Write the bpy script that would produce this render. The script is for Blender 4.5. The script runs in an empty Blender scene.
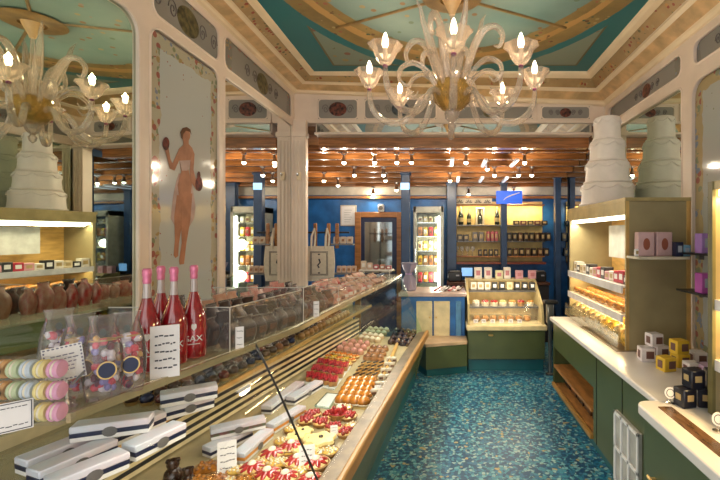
import bpy, math, random
from mathutils import Vector, Matrix
random.seed(7)
S = bpy.context.scene
COL = S.collection
PI = math.pi
# ---------------------------------------------------------------- camera
F, VX, VY, ZC = 420.0, 445.0, 235.0, 1.65
cam_d = bpy.data.cameras.new('camera')
cam_d.sensor_width = 36.0
cam_d.lens = 36.0 * F / 720.0
cam_d.shift_x = (360.0 - VX) / 720.0
cam_d.shift_y = (VY - 240.0) / 720.0
cam_d.clip_start = 0.05
cam = bpy.data.objects.new('camera', cam_d)
cam.location = (0, 0, ZC)
cam.rotation_euler = (PI / 2, 0, 0)
COL.objects.link(cam)
S.camera = cam
# ---------------------------------------------------------------- world, exposure, big lights
S.view_settings.view_transform = 'Standard'
S.view_settings.look = 'None'
S.view_settings.exposure = 0.22
S.view_settings.gamma = 1.0
S.view_settings.use_curve_mapping = False
S.cycles.use_denoising = True
S.cycles.max_bounces = 10
S.cycles.diffuse_bounces = 4
S.cycles.glossy_bounces = 6
S.cycles.transparent_max_bounces = 24
S.cycles.sample_clamp_indirect = 6.0
S.cycles.blur_glossy = 0.5
W = bpy.data.worlds.new('world')
S.world = W
W.use_nodes = True
W.node_tree.nodes['Background'].inputs[0].default_value = (0.95, 0.97, 1.0, 1)
W.node_tree.nodes['Background'].inputs[1].default_value = 1.0
def lamp(name, kind, loc, energy, color, rot=(0, 0, 0), size=None, size_y=None, spot=None):
    d = bpy.data.lights.new(name, kind)
    d.energy = energy
    d.color = color
    if kind == 'AREA':
        d.shape = 'RECTANGLE'; d.size = size; d.size_y = size_y or size
    elif size is not None:
        d.shadow_soft_size = size
    if spot:
        d.spot_size = spot; d.spot_blend = 0.8
    o = bpy.data.objects.new(name, d)
    o.location = loc; o.rotation_euler = rot
    COL.objects.link(o)
    return o
WARM = (1.0, 0.76, 0.50)
NEUT = (1.0, 0.93, 0.84)
# daylight that enters through the glazed shop front behind the viewer
lamp('shopfront_daylight', 'AREA', (0.05, -1.35, 1.75), 40, (1.0, 0.95, 0.88), (PI / 2, 0, 0), 3.2, 2.6)
# the lamps of the room itself (chandelier bulbs, case strips, ceiling spots) are set in their builders below

# ---------------------------------------------------------------- node helper
class E:
    """scalar node expression"""
    def __init__(s, nt, sock): s.nt, s.k = nt, sock
    def _op(s, op, *o):
        n = s.nt.nodes.new('ShaderNodeMath'); n.operation = op
        for i, a in enumerate((s,) + o):
            if isinstance(a, E): s.nt.links.new(a.k, n.inputs[i])
            else: n.inputs[i].default_value = a
        return E(s.nt, n.outputs[0])
    def __add__(s, o): return s._op('ADD', o)
    def __sub__(s, o): return s._op('SUBTRACT', o)
    def __mul__(s, o): return s._op('MULTIPLY', o)
    def __truediv__(s, o): return s._op('DIVIDE', o)
    def __lt__(s, o): return s._op('LESS_THAN', o)
    def __gt__(s, o): return s._op('GREATER_THAN', o)
    def abs(s): return s._op('ABSOLUTE')
    def min(s, o): return s._op('MINIMUM', o)
    def max(s, o): return s._op('MAXIMUM', o)
def c4(c): return (c[0], c[1], c[2], 1.0)
MATS = {}
def newmat(name):
    m = bpy.data.materials.new(name); m.use_nodes = True
    return m, m.node_tree, m.node_tree.nodes['Principled BSDF']
def setp(p, **k):
    for a, v in k.items():
        p.inputs[a].default_value = v
def noise(nt, scale, detail=3, vec=None):
    t = nt.nodes.new('ShaderNodeTexNoise'); t.inputs['Scale'].default_value = scale; t.inputs['Detail'].default_value = detail
    if vec is None:
        tc = nt.nodes.new('ShaderNodeTexCoord'); vec = tc.outputs['Object']
    nt.links.new(vec, t.inputs['Vector'])
    return t
def mixc(nt, fac, a, b):
    n = nt.nodes.new('ShaderNodeMix'); n.data_type = 'RGBA'
    for sock, v in ((n.inputs[0], fac), (n.inputs[6], a), (n.inputs[7], b)):
        if isinstance(v, E): nt.links.new(v.k, sock)
        elif isinstance(v, bpy.types.NodeSocket): nt.links.new(v, sock)
        elif isinstance(v, tuple): sock.default_value = c4(v)
        else: sock.default_value = v
    return n.outputs[2]
def M(name, col=(.8, .8, .8), rough=.5, metal=0., var=.12, scale=9., emit=None, es=0., col2=None, spec=.5, coat=0., bump=0., bscale=60., stretch=None):
    """cached procedural material: a noise mix between two near tones"""
    if name in MATS: return MATS[name]
    m, nt, p = newmat(name)
    setp(p, Roughness=rough, Metallic=metal)
    p.inputs['Specular IOR Level'].default_value = spec
    if coat: setp(p, **{'Coat Weight': coat, 'Coat Roughness': .08})
    c2 = col2 or tuple(max(0., x * (1 - var * 2)) for x in col)
    vec = None
    if stretch:
        tc = nt.nodes.new('ShaderNodeTexCoord'); mp = nt.nodes.new('ShaderNodeMapping'); mp.inputs['Scale'].default_value = stretch
        nt.links.new(tc.outputs['Object'], mp.inputs[0]); vec = mp.outputs[0]
    t = noise(nt, scale, 4, vec)
    r = nt.nodes.new('ShaderNodeMapRange'); r.inputs[1].default_value = .35; r.inputs[2].default_value = .65
    nt.links.new(t.outputs['Fac'], r.inputs[0])
    nt.links.new(mixc(nt, E(nt, r.outputs[0]), tuple(col), c2), p.inputs['Base Color'])
    if bump:
        b = nt.nodes.new('ShaderNodeBump'); b.inputs['Strength'].default_value = bump; b.inputs['Distance'].default_value = .01
        t2 = noise(nt, bscale, 3); nt.links.new(t2.outputs['Fac'], b.inputs['Height']); nt.links.new(b.outputs[0], p.inputs['Normal'])
    if emit:
        p.inputs['Emission Color'].default_value = c4(emit); p.inputs['Emission Strength'].default_value = es
    MATS[name] = m
    return m
def glassy(name, tint=(1, 1, 1), refl=.5, veil=0., veilcol=(1, 1, 1), rough=.02):
    """thin clear sheet: transparent + mirror-like sheen at grazing angles + optional milky veil"""
    m = bpy.data.materials.new(name); m.use_nodes = True; nt = m.node_tree
    nt.nodes.remove(nt.nodes['Principled BSDF']); out = nt.nodes['Material Output']
    tr = nt.nodes.new('ShaderNodeBsdfTransparent'); tr.inputs[0].default_value = c4(tint)
    gl = nt.nodes.new('ShaderNodeBsdfGlossy'); gl.inputs['Roughness'].default_value = rough
    fr = nt.nodes.new('ShaderNodeFresnel'); fr.inputs[0].default_value = 1.45
    mu = E(nt, fr.outputs[0]) * refl
    mx = nt.nodes.new('ShaderNodeMixShader'); nt.links.new(mu.k, mx.inputs[0]); nt.links.new(tr.outputs[0], mx.inputs[1]); nt.links.new(gl.outputs[0], mx.inputs[2])
    last = mx
    if veil:
        df = nt.nodes.new('ShaderNodeBsdfDiffuse'); df.inputs[0].default_value = c4(veilcol)
        m2 = nt.nodes.new('ShaderNodeMixShader'); m2.inputs[0].default_value = veil
        nt.links.new(mx.outputs[0], m2.inputs[1]); nt.links.new(df.outputs[0], m2.inputs[2]); last = m2
    nt.links.new(last.outputs[0], out.inputs[0])
    MATS[name] = m
    return m
def mirror(name, col, rough=0.0):
    m, nt, p = newmat(name); setp(p, Roughness=rough, Metallic=1.0)
    p.inputs['Base Color'].default_value = c4(col); MATS[name] = m
    return m
def objxyz(nt):
    tc = nt.nodes.new('ShaderNodeTexCoord'); sp = nt.nodes.new('ShaderNodeSeparateXYZ'); nt.links.new(tc.outputs['Object'], sp.inputs[0])
    return tuple(E(nt, sp.outputs[i]) for i in range(3)), tc.outputs['Object']
def flowers(nt, vec, base, scale=26., dens=.32, tones=((.34, .13, .10), (.38, .27, .13), (.22, .25, .32), (.24, .26, .16))):
    """scattered painted sprigs: voronoi dots in a few colours over the base colour"""
    v = nt.nodes.new('ShaderNodeTexVoronoi'); v.inputs['Scale'].default_value = scale; nt.links.new(vec, v.inputs['Vector'])
    r = nt.nodes.new('ShaderNodeValToRGB'); r.color_ramp.interpolation = 'CONSTANT'
    sp = nt.nodes.new('ShaderNodeSeparateColor'); nt.links.new(v.outputs['Color'], sp.inputs[0]); nt.links.new(sp.outputs[0], r.inputs[0])
    el = r.color_ramp.elements
    el[0].color = c4(tones[0]); el[1].position = 1 / len(tones); el[1].color = c4(tones[1])
    for i, t in enumerate(tones[2:]):
        e = el.new((i + 2) / len(tones)); e.color = c4(t)
    n = noise(nt, scale * .25, 2, vec)
    mask = (E(nt, v.outputs['Distance']) < dens) * (E(nt, n.outputs['Fac']) > .47)
    return mixc(nt, mask, base, r.outputs[0])
def mat_painted(name, hw, hh, base, border, bw=.1, glossy=.08, dens=.34, scale=26., spec=.5):
    m, nt, p = newmat(name); setp(p, Roughness=glossy); p.inputs["Specular IOR Level"].default_value = spec
    (x, y, z), vec = objxyz(nt)
    d = (y.abs() * -1 + hw).min(z.abs() * -1 + hh)
    nz = noise(nt, 9, 3, vec)
    d = d + (E(nt, nz.outputs['Fac']) - .5) * .08
    fb = flowers(nt, vec, border, scale, dens + .08)
    fl = flowers(nt, vec, base, scale * .8, .10)
    fl = mixc(nt, d < bw * 2.2, base, fl)
    nt.links.new(mixc(nt, d < bw, fl, fb), p.inputs['Base Color'])
    MATS[name] = m
    return m
# ---------------------------------------------------------------- mesh builder
class MB:
    def __init__(s): s.v = []; s.f = []; s.m = []; s.mi = 0; s.T = Matrix.Identity(4)
    def at(s, x=0, y=0, z=0, rz=0, rx=0, ry=0):
        s.T = Matrix.Translation((x, y, z)) @ Matrix.Rotation(rz, 4, 'Z') @ Matrix.Rotation(ry, 4, 'Y') @ Matrix.Rotation(rx, 4, 'X'); return s
    def mat(s, i): s.mi = i; return s
    def add(s, vs, fs):
        o = len(s.v); s.v += [tuple(s.T @ Vector(a)) for a in vs]
        for q in fs: s.f.append([o + i for i in q]); s.m.append(s.mi)
        return s
    def box(s, x0, x1, y0, y1, z0, z1):
        return s.hexa([(x0, y0), (x1, y0), (x1, y1), (x0, y1)], z0, z1)
    def cbox(s, cx, cy, cz, sx, sy, sz): return s.box(cx - sx / 2, cx + sx / 2, cy - sy / 2, cy + sy / 2, cz - sz / 2, cz + sz / 2)
    def rbox(s, cx, cy, cz, sx, sy, sz, c=.004):
        """box with chamfered vertical and top/bottom edges"""
        hx, hy, hz = sx / 2, sy / 2, sz / 2; c = min(c, hx * .9, hy * .9, hz * .9)
        def ring(i, z): return [(cx - hx + i, cy - hy + c, z), (cx - hx + c, cy - hy + i, z), (cx + hx - c, cy - hy + i, z), (cx + hx - i, cy - hy + c, z), (cx + hx - i, cy + hy - c, z), (cx + hx - c, cy + hy - i, z), (cx - hx + c, cy + hy - i, z), (cx - hx + i, cy + hy - c, z)]
        k = c * .8
        return s.loft([ring(k, cz - hz), ring(0, cz - hz + c), ring(0, cz + hz - c), ring(k, cz + hz)])
    def hexa(s, quad, z0, z1):
        n = len(quad)
        zs0 = z0 if isinstance(z0, (list, tuple)) else [z0] * n
        zs1 = z1 if isinstance(z1, (list, tuple)) else [z1] * n
        vs = [(q[0], q[1], zs0[i]) for i, q in enumerate(quad)] + [(q[0], q[1], zs1[i]) for i, q in enumerate(quad)]
        return s.add(vs, [list(range(n))[::-1], list(range(n, 2 * n))] + [[i, (i + 1) % n, n + (i + 1) % n, n + i] for i in range(n)])
    def loft(s, rings, caps=True, closed=True):
        n = len(rings[0]); vs = [p for r in rings for p in r]; fs = []
        for k in range(len(rings) - 1):
            for i in range(n if closed else n - 1):
                j = (i + 1) % n
                fs.append([k * n + i, k * n + j, (k + 1) * n + j, (k + 1) * n + i])
        if caps: fs += [list(range(n))[::-1], list(range((len(rings) - 1) * n, len(rings) * n))]
        return s.add(vs, fs)
    def lathe(s, prof, n=16, cx=0, cy=0, cz=0, sx=1, sy=1, wob=0, wn=6, caps=True):
        rs = []
        for r, z in prof:
            rs.append([(cx + sx * r * (1 + wob * math.cos(wn * 2 * PI * i / n)) * math.cos(2 * PI * i / n), cy + sy * r * (1 + wob * math.cos(wn * 2 * PI * i / n)) * math.sin(2 * PI * i / n), cz + z) for i in range(n)])
        return s.loft(rs, caps)
    def cyl(s, p0, p1, r0, r1=None, n=10):
        return s.tube([p0, p1], [r0, r0 if r1 is None else r1], n)
    def tube(s, pts, r, n=8):
        pts = [Vector(p) for p in pts]; rs = r if isinstance(r, (list, tuple)) else [r] * len(pts)
        rings = []; u = None
        for i, p in enumerate(pts):
            d = (pts[min(i + 1, len(pts) - 1)] - pts[max(i - 1, 0)]).normalized()
            if u is None:
                u = d.cross(Vector((0, 0, 1)) if abs(d.z) < .95 else Vector((1, 0, 0))).normalized()
            else:
                u = (u - d * u.dot(d)).normalized()
            w = d.cross(u)
            rings.append([tuple(p + (u * math.cos(2 * PI * k / n) + w * math.sin(2 * PI * k / n)) * rs[i]) for k in range(n)])
        return s.loft(rings)
    def ball(s, cx, cy, cz, rx, ry=None, rz=None, n=10, m=6):
        ry = rx if ry is None else ry; rz = rx if rz is None else rz
        rings = []
        for k in range(m + 1):
            a = -PI / 2 + PI * k / m; c = max(math.cos(a), .02)
            rings.append([(cx + rx * c * math.cos(2 * PI * i / n), cy + ry * c * math.sin(2 * PI * i / n), cz + rz * math.sin(a)) for i in range(n)])
        return s.loft(rings)
    def plate(s, pts, d):
        """planar outline (3-D points) thickened by vector d"""
        n = len(pts); d = Vector(d); vs = [tuple(p) for p in pts] + [tuple(Vector(p) + d) for p in pts]
        return s.add(vs, [list(range(n))[::-1], list(range(n, 2 * n))] + [[i, (i + 1) % n, n + (i + 1) % n, n + i] for i in range(n)])
    def build(s, name, mats, parent=None, smooth=True, ang=38, world=False, bevel=0):
        me = bpy.data.meshes.new(name)
        vs = s.v
        if world and parent is not None:
            o_ = parent.location; vs = [(a[0] - o_.x, a[1] - o_.y, a[2] - o_.z) for a in vs]
        me.from_pydata(vs, [], s.f)
        mats = mats if isinstance(mats, (list, tuple)) else [mats]
        for m in mats: me.materials.append(m)
        for p, i in zip(me.polygons, s.m): p.material_index = min(i, len(mats) - 1)
        import bmesh
        bm = bmesh.new(); bm.from_mesh(me); bmesh.ops.recalc_face_normals(bm, faces=bm.faces); bm.to_mesh(me); bm.free()
        if smooth:
            for p in me.polygons: p.use_smooth = True
            me.set_sharp_from_angle(angle=math.radians(ang))
        o = bpy.data.objects.new(name, me); COL.objects.link(o)
        if parent is not None: o.parent = parent
        if bevel:
            b = o.modifiers.new('bevel', 'BEVEL'); b.width = bevel; b.segments = 2; b.limit_method = 'ANGLE'
        return o
def thing(name, label, cat, loc=(0, 0, 0), rz=0, group=None):
    o = bpy.data.objects.new(name, None); o.empty_display_size = .05; COL.objects.link(o)
    o.location = loc; o.rotation_euler = (0, 0, rz)
    return tag(o, label, cat, group)
def tag(o, label, cat, group=None):
    o['label'] = label; o['category'] = cat
    if group: o['group'] = group
    return o
def struct(o): o['kind'] = 'structure'; return o
def kids(o): return [c for c in COL.objects if c.parent == o]
KID = {}
def dup(root, loc, rz=0, label=None, group=None, scale=None, tilt=None):
    if root.name not in KID: KID[root.name] = [(c, kids(c)) for c in kids(root)]
    r = root.copy(); COL.objects.link(r); r.location = loc; r.rotation_euler = (tilt or 0, 0, rz)
    if scale: r.scale = scale if isinstance(scale, tuple) else (scale,) * 3
    if label: r['label'] = label
    if group: r['group'] = group
    for c, gs in KID[root.name]:
        d = c.copy(); COL.objects.link(d); d.parent = r
        for g in gs:
            h = g.copy(); COL.objects.link(h); h.parent = d
    return r
def spl(pts, m=5):
    """Catmull-Rom resampling of a list of tuples"""
    out = []; n = len(pts)
    for i in range(n - 1):
        p0, p1, p2, p3 = pts[max(i - 1, 0)], pts[i], pts[i + 1], pts[min(i + 2, n - 1)]
        for k in range(m):
            t = k / m
            out.append(tuple(.5 * (2 * b + (c - a) * t + (2 * a - 5 * b + 4 * c - d) * t * t + (3 * b - a - 3 * c + d) * t ** 3) for a, b, c, d in zip(p0, p1, p2, p3)))
    return out + [tuple(pts[-1])]
class Proto:
    """first use moves the original, later uses copy it"""
    def __init__(s, root): s.root = root; s.used = False; kk = [(c, kids(c)) for c in kids(root)]; KID[root.name] = kk
    def put(s, loc, rz, label, group=None, scale=None, tilt=None):
        if s.used: return dup(s.root, loc, rz, label, group, scale, tilt)
        s.used = True; o = s.root; o.location = loc; o.rotation_euler = (tilt or 0, 0, rz); o['label'] = label
        if group: o['group'] = group
        if scale: o.scale = scale if isinstance(scale, tuple) else (scale,) * 3
        return o
def text(name, body, size, loc, rot, mat, parent, ext=.0004, align='CENTER'):
    c = bpy.data.curves.new(name, 'FONT'); c.body = body; c.size = size; c.extrude = ext; c.align_x = align; c.align_y = 'CENTER'
    c.materials.append(mat)
    tmp = bpy.data.objects.new(name, c); COL.objects.link(tmp)
    me = bpy.data.meshes.new_from_object(tmp.evaluated_get(bpy.context.evaluated_depsgraph_get()))
    COL.objects.unlink(tmp); bpy.data.objects.remove(tmp)
    o = bpy.data.objects.new(name, me); COL.objects.link(o); o.location = loc; o.rotation_euler = rot; o.parent = parent
    return o
def Pz(px, py, z):
    """floor-plan point where the line of sight through a photo point meets height z"""
    y = (ZC - z) * F / (py - VY); return ((px - VX) * y / F, y)
def Py(px, py, y): return ((px - VX) * y / F, ZC - (py - VY) * y / F)
def Px(px, py, x):
    y = x * F / (px - VX); return (y, ZC - (py - VY) * y / F)
ORD = ['first', 'second', 'third', 'fourth', 'fifth', 'sixth', 'seventh', 'eighth', 'ninth', 'tenth', 'eleventh', 'twelfth', 'thirteenth', 'fourteenth', 'fifteenth', 'sixteenth']
# ---------------------------------------------------------------- materials
cream = M('cream_paint', (.80, .66, .55), .38, var=.05, scale=4)
creamy = M('ivory_moulding', (.93, .75, .51), .33, var=.05, scale=5)
goldc = M('gilt_cove', (.80, .52, .25), .4, var=.18, scale=7)
ornate = None
teal = (.02, .17, .19)
brass = M('brass', (.70, .48, .18), .3, .6, .1)
goldwood = M('gold_wood_rail', (.46, .23, .05), .42, 0, .2, 14, stretch=(1, .15, 1))
chrome = M('chrome', (.75, .75, .75), .18, 1., .05)
steel = M('dark_steel', (.18, .17, .16), .35, .7, .1)
black = M('black', (.012, .012, .014), .35, 0, .1)
green = M('olive_green_lacquer', (.085, .105, .038), .3, 0, .08, 3)
tealk = M('teal_plinth', (.01, .11, .13), .35, 0, .1, 4)
whitetop = M('white_counter_top', (.80, .76, .74), .25, 0, .03, 6)
navy = M('navy', (.012, .02, .075), .4, 0, .15)
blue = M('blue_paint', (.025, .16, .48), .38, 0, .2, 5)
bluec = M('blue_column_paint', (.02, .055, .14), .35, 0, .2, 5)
white = M('white_card', (.82, .80, .80), .5, 0, .04)
ink = M('ink', (.05, .05, .07), .6)
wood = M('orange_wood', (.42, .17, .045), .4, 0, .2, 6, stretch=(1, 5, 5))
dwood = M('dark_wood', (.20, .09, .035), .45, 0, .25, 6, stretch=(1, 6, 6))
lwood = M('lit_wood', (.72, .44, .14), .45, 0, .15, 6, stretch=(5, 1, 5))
olive = M('olive_metal_panel', (.40, .33, .18), .34, .3, .12, 3)
glass = glassy('clear_glass', (.98, 1, .99), .55)
glassg = glassy('green_edge_glass', (.86, .97, .93), .8)
acry = glassy('acrylic', (.985, .985, .985), .10, .03)
cello = glassy('cellophane', (.975, .965, .97), 1.3, .07, (.9, .84, .82), .10)
mir = mirror('mirror_silver', (.80, .80, .76))
mirg = mirror('mirror_greenish', (.70, .76, .66))
# ================================================================ ROOM SHELL
XL, XR, YB, YN = -1.7, 1.82, 4.72, -1.6
ZL, ZR, ZT = 3.24, 3.09, 3.36
# floor: blue glass-chip terrazzo
m, nt, p = newmat('blue_mosaic_floor'); setp(p, Roughness=.28)
(x, y, z), vec = objxyz(nt)
v = nt.nodes.new('ShaderNodeTexVoronoi'); v.inputs['Scale'].default_value = 44; nt.links.new(vec, v.inputs['Vector'])
sp = nt.nodes.new('ShaderNodeSeparateColor'); nt.links.new(v.outputs['Color'], sp.inputs[0])
r = nt.nodes.new('ShaderNodeValToRGB'); r.color_ramp.interpolation = 'CONSTANT'; nt.links.new(sp.outputs[0], r.inputs[0])
el = r.color_ramp.elements; el[0].color = (.008, .07, .17, 1); el[1].position = .28; el[1].color = (.02, .15, .28, 1)
for pos, c in ((.5, (.04, .24, .34)), (.68, (.13, .36, .42)), (.82, (.26, .42, .42)), (.92, (.015, .07, .16)), (.965, (.38, .32, .14))):
    e = el.new(pos); e.color = c4(c)
v2 = nt.nodes.new('ShaderNodeTexVoronoi'); v2.feature = 'DISTANCE_TO_EDGE'; v2.inputs['Scale'].default_value = 44; nt.links.new(vec, v2.inputs['Vector'])
nt.links.new(mixc(nt, E(nt, v2.outputs['Distance']) < .035, r.outputs[0], (.02, .10, .13)), p.inputs['Base Color'])
flo = m
struct(MB().box(-3.3, 2.4, YN, 7.4, -.1, 0).build('floor', flo))
# painted ceiling
m, nt, p = newmat('painted_ceiling'); setp(p, Roughness=.45)
(x, y, z), vec = objxyz(nt)
dx = (x - .1) / 1.32; dy = (y - 1.95) / 2.1
nz = noise(nt, 2.2, 5, vec); nz2 = noise(nt, 7, 4, vec)
e = dx * dx + dy * dy + (E(nt, nz2.outputs['Fac']) - .5) * .05
sky = mixc(nt, E(nt, nz.outputs['Fac']), (.05, .16, .17), (.26, .34, .30))
sky = flowers(nt, vec, sky, 9, .2, ((.25, .13, .05), (.33, .25, .12), (.12, .18, .12), (.28, .18, .14)))
ring = mixc(nt, E(nt, nz2.outputs['Fac']), (.13, .09, .03), (.40, .27, .09))
ringl = mixc(nt, (e > .93) * (e < 1.02), ring, (.48, .28, .09))
ringl = flowers(nt, vec, ringl, 16, .28, ((.12, .05, .02), (.42, .32, .14), (.05, .10, .06), (.3, .1, .06)))
# spandrels inset from the teal border
ix = ((x * -1) + 1.33).min(x + 1.13); iy = (y * -1) + 4.24
ins = ix.min(iy) > 0
span = mixc(nt, E(nt, nz.outputs['Fac']), (.30, .30, .20), (.18, .27, .24))
span = flowers(nt, vec, span, 10, .3, ((.30, .17, .05), (.36, .26, .10), (.16, .14, .06), (.26, .10, .06)))
edge = mixc(nt, ins * (ix.min(iy) < .02), span, (.15, .12, .05))
out = mixc(nt, ins * (e > 1.36), teal, edge)
out = mixc(nt, e < 1.22, out, ringl)
out = mixc(nt, e < .82, out, sky)
nt.links.new(out, p.inputs['Base Color'])
struct(MB().box(XL + .1, XR - .1, YN, YB, ZT, ZT + .05).build('ceiling', m))
b = MB()
for q in range(4):
    a = math.radians(38 + 90 * q + (14 if q % 2 else 0)); b.tube([(.05 + r_ * math.cos(a), 3.0 + r_ * math.sin(a) * (.62 if math.sin(a) > 0 else 1.0), ZT - .004) for r_ in (.08, 1.22 if math.sin(a) < 0 else 1.2)], .012, 6)
b.lathe([(.22, ZT - .012), (.2, ZT - .022), (.09, ZT - .03), (.085, ZT - .01)], 24, .05, 3.0)
struct(b.build('trim_10', M('gilt_rib', (.30, .19, .07), .4, .2, .2)))
# cornice: one moulded run around three sides, banded cream / gilt / ornate
m, nt, p = newmat('ornate_band'); setp(p, Roughness=.45)
(x, y, z), vec = objxyz(nt)
nz = noise(nt, 5, 3, vec)
nt.links.new(flowers(nt, vec, mixc(nt, E(nt, nz.outputs['Fac']), (.25, .15, .06), (.56, .37, .17)), 24, .36, ((.30, .06, .03), (.45, .32, .15), (.16, .14, .06), (.5, .26, .08))), p.inputs['Base Color'])
ornate = m
prof = [(0, 0, 0), (.035, .02, 0), (.045, .06, 0), (.06, .075, 1), (.12, .14, 1), (.15, .165, 0), (.175, .20, 0), (.195, .205, 2), (.255, .30, 2), (.27, .31, 0), (.31, .335, 0), (.33, .36, 0), (.34, .40, 0)]
hL, hR = ZT + .01 - ZL, ZT + .01 - ZR
b = MB()
for i in range(len(prof) - 1):
    (d0, h0, mi), (d1, h1, _) = prof[i], prof[i + 1]
    mi = prof[i][2]
    def st(d, h):
        zl, zr = ZL + h / .40 * hL, ZR + h / .40 * hR
        return [(XL + d, YN, zl), (XL + d, YB - d, zl), (XR - d, YB - d, zr), (XR - d, YN, zr)]
    A, B = st(d0, h0), st(d1, h1)
    b.mat(mi)
    for k in range(3): b.add([A[k], A[k + 1], B[k + 1], B[k]], [[0, 1, 2, 3]])
struct(b.build('trim_1', [creamy, goldc, ornate], ang=20))
# walls
wallm = M('wall_cream', (.76, .62, .50), .45, 0, .05, 3)
AN = math.radians(6)
def nearwall(t): return (XL - math.sin(AN) * t, 2.36 - math.cos(AN) * t)
x1, y1 = nearwall(3.98)
struct(MB().hexa([(XL - .03, 2.36), (XL - .03, YB), (XL - .2, YB), (XL - .2, 2.36)], 0, 3.4).hexa([(x1 - .03, y1), (XL - .03, 2.36), (XL - .2, 2.36), (x1 - .2, y1)], 0, 3.4).build('wall_left', wallm))
struct(MB().box(XR + .03, XR + .2, YN, YB, 0, 3.4).build('wall_right', wallm))
# shop front behind the viewer: low wall, head, posts and clear panes
b = MB().box(-2.3, 2.0, YN - .1, YN, 2.95, 3.4).box(-2.3, 2.0, YN - .1, YN, 0, .35)
for px_ in (-2.25, -.55, .65, 1.95): b.box(px_ - .06, px_ + .06, YN - .1, YN, .35, 2.95)
struct(b.build('wall_front', wallm))
struct(MB().box(-2.2, 1.9, YN - .06, YN - .05, .35, 2.95).build('window_1', glass))
# back wall above the opening: frieze, fascia, corner pillars
struct(MB().box(XL - .2, XR + .2, YB, YB + .14, 2.91, 3.4).build('wall_back', cream))
b = MB().box(-1.46, 1.66, YB - .03, YB + .14, 2.775, 2.80).box(-1.46, 1.66, YB - .03, YB + .14, 2.90, 2.925).box(-1.46, 1.66, YB + .02, YB + .14, 2.8, 2.9)
struct(b.build('trim_2', cream, bevel=.004))
struct(MB().box(-1.44, 1.64, YB - .004, YB + .006, 2.803, 2.897).build('trim_3', mirror('fascia_mirror', (.72, .72, .66))))
def pilaster(name, x0, x1, y0, y1):
    b = MB().box(x0, x1, y0, y1, 0, 2.93)
    n = 3; w = (x1 - x0) / (n * 2 + 1)
    for k in range(n): b.box(x0 + w * (2 * k + 1), x0 + w * (2 * k + 2), y0 - .008, y0, .2, 2.7)
    b.box(x0 - .012, x1 + .012, y0 - .02, y1, 2.74, 2.79)
    struct(b.build(name, cream, bevel=.006))
pilaster('pillar_left', -1.69, -1.545, 4.66, YB + .02)
pilaster('pillar_right', 1.66, 1.82, 4.60, YB)
# --- framed panels: a ring plate with rounded inner corners (u along the wall, w up)
def rrect(u0, u1, w0, w1, r, n=6):
    pts = []
    for cu, cw, a0 in ((u1 - r, w0 + r, -90), (u1 - r, w1 - r, 0), (u0 + r, w1 - r, 90), (u0 + r, w0 + r, 180)):
        for k in range(n + 1):
            a = math.radians(a0 + 90 * k / n); pts.append((cu + r * math.cos(a), cw + r * math.sin(a)))
    return pts
def ringplate(b, f, o, i, r, d0, d1):
    """o,i = (u0,u1,w0,w1) outer and inner; f(u,w,d) -> world; d0 back, d1 front"""
    n = 6; inn = rrect(*i, r, n); cs = [(o[1], o[2]), (o[1], o[3]), (o[0], o[3]), (o[0], o[2])]
    out = [cs[k // (n + 1)] for k in range(len(inn))]
    N = len(inn); vs = [f(u, w, d1) for u, w in inn] + [f(u, w, d1) for u, w in out] + [f(u, w, d0) for u, w in inn] + [f(u, w, d0) for u, w in out]
    fs = []
    for k in range(N):
        j = (k + 1) % N
        fs.append([k, j, N + j, N + k] if out[k] != out[j] else [k, j, N + k])
        fs.append([2 * N + k, 2 * N + j, j, k])
        if out[k] != out[j]: fs.append([N + k, N + j, 3 * N + j, 3 * N + k])
    b.add(vs, fs)
    L = [f(u, w, d1) for u, w in inn]; b.tube(L + [L[0], L[1]], .008, 6)
fl = lambda u, w, d: (XL + d, u, w)
fr = lambda u, w, d: (XR - d, u, w)
fb = lambda u, w, d: (u, YB - d, w)
fb2 = lambda u, w, d: (u, YB - d - .018, w)
fn = lambda u, w, d: (XL - math.sin(AN) * (2.36 - u) / math.cos(AN) + d, u, w)
b = MB()
ringplate(b, fl, (2.36, 3.20, .5, 2.90), (2.41, 3.14, .78, 2.87), .09, -.02, .008)
ringplate(b, fl, (3.20, 4.72, .5, 2.90), (3.22, 4.655, .78, 2.87), .03, -.02, .008)
ringplate(b, fn, (.2, 2.37, .5, 2.90), (.3, 2.325, .78, 2.87), .11, -.02, .008)
ringplate(b, fl, (2.36, 3.20, 2.90, 3.25), (2.43, 3.14, 2.94, 3.19), .06, -.02, .008)
ringplate(b, fl, (3.20, 4.72, 2.90, 3.25), (3.22, 4.62, 2.94, 3.19), .06, -.02, .008)
ringplate(b, fn, (.2, 2.37, 2.90, 3.25), (.3, 2.325, 2.94, 3.19), .06, -.02, .008)
struct(b.build('trim_4', cream))
b = MB()
ringplate(b, fr, (3.12, 4.60, .5, 2.85), (3.19, 4.60, .78, 2.78), .05, -.03, .02)
ringplate(b, fr, (1.7, 3.12, .5, 2.85), (1.8, 3.06, .78, 2.76), .12, -.03, .02)
ringplate(b, fr, (3.12, 4.72, 2.85, 3.1), (3.20, 4.63, 2.87, 3.04), .06, -.03, .02)
ringplate(b, fr, (1.7, 3.12, 2.85, 3.1), (1.8, 3.04, 2.87, 3.04), .06, -.03, .02)
struct(b.build('trim_5', cream))
b = MB()
for u0, u1 in ((-1.42, -.98), (-.9, -.1), (.0, .98), (1.08, 1.62)):
    ringplate(b, fb, (u0 - .04, u1 + .04, 2.925, 3.2 if u1 < 0 else 3.12), (u0, u1, 2.95, 3.17 if u1 < 0 else 3.09), .04, 0, .015)
struct(b.build('trim_6', cream))
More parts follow.
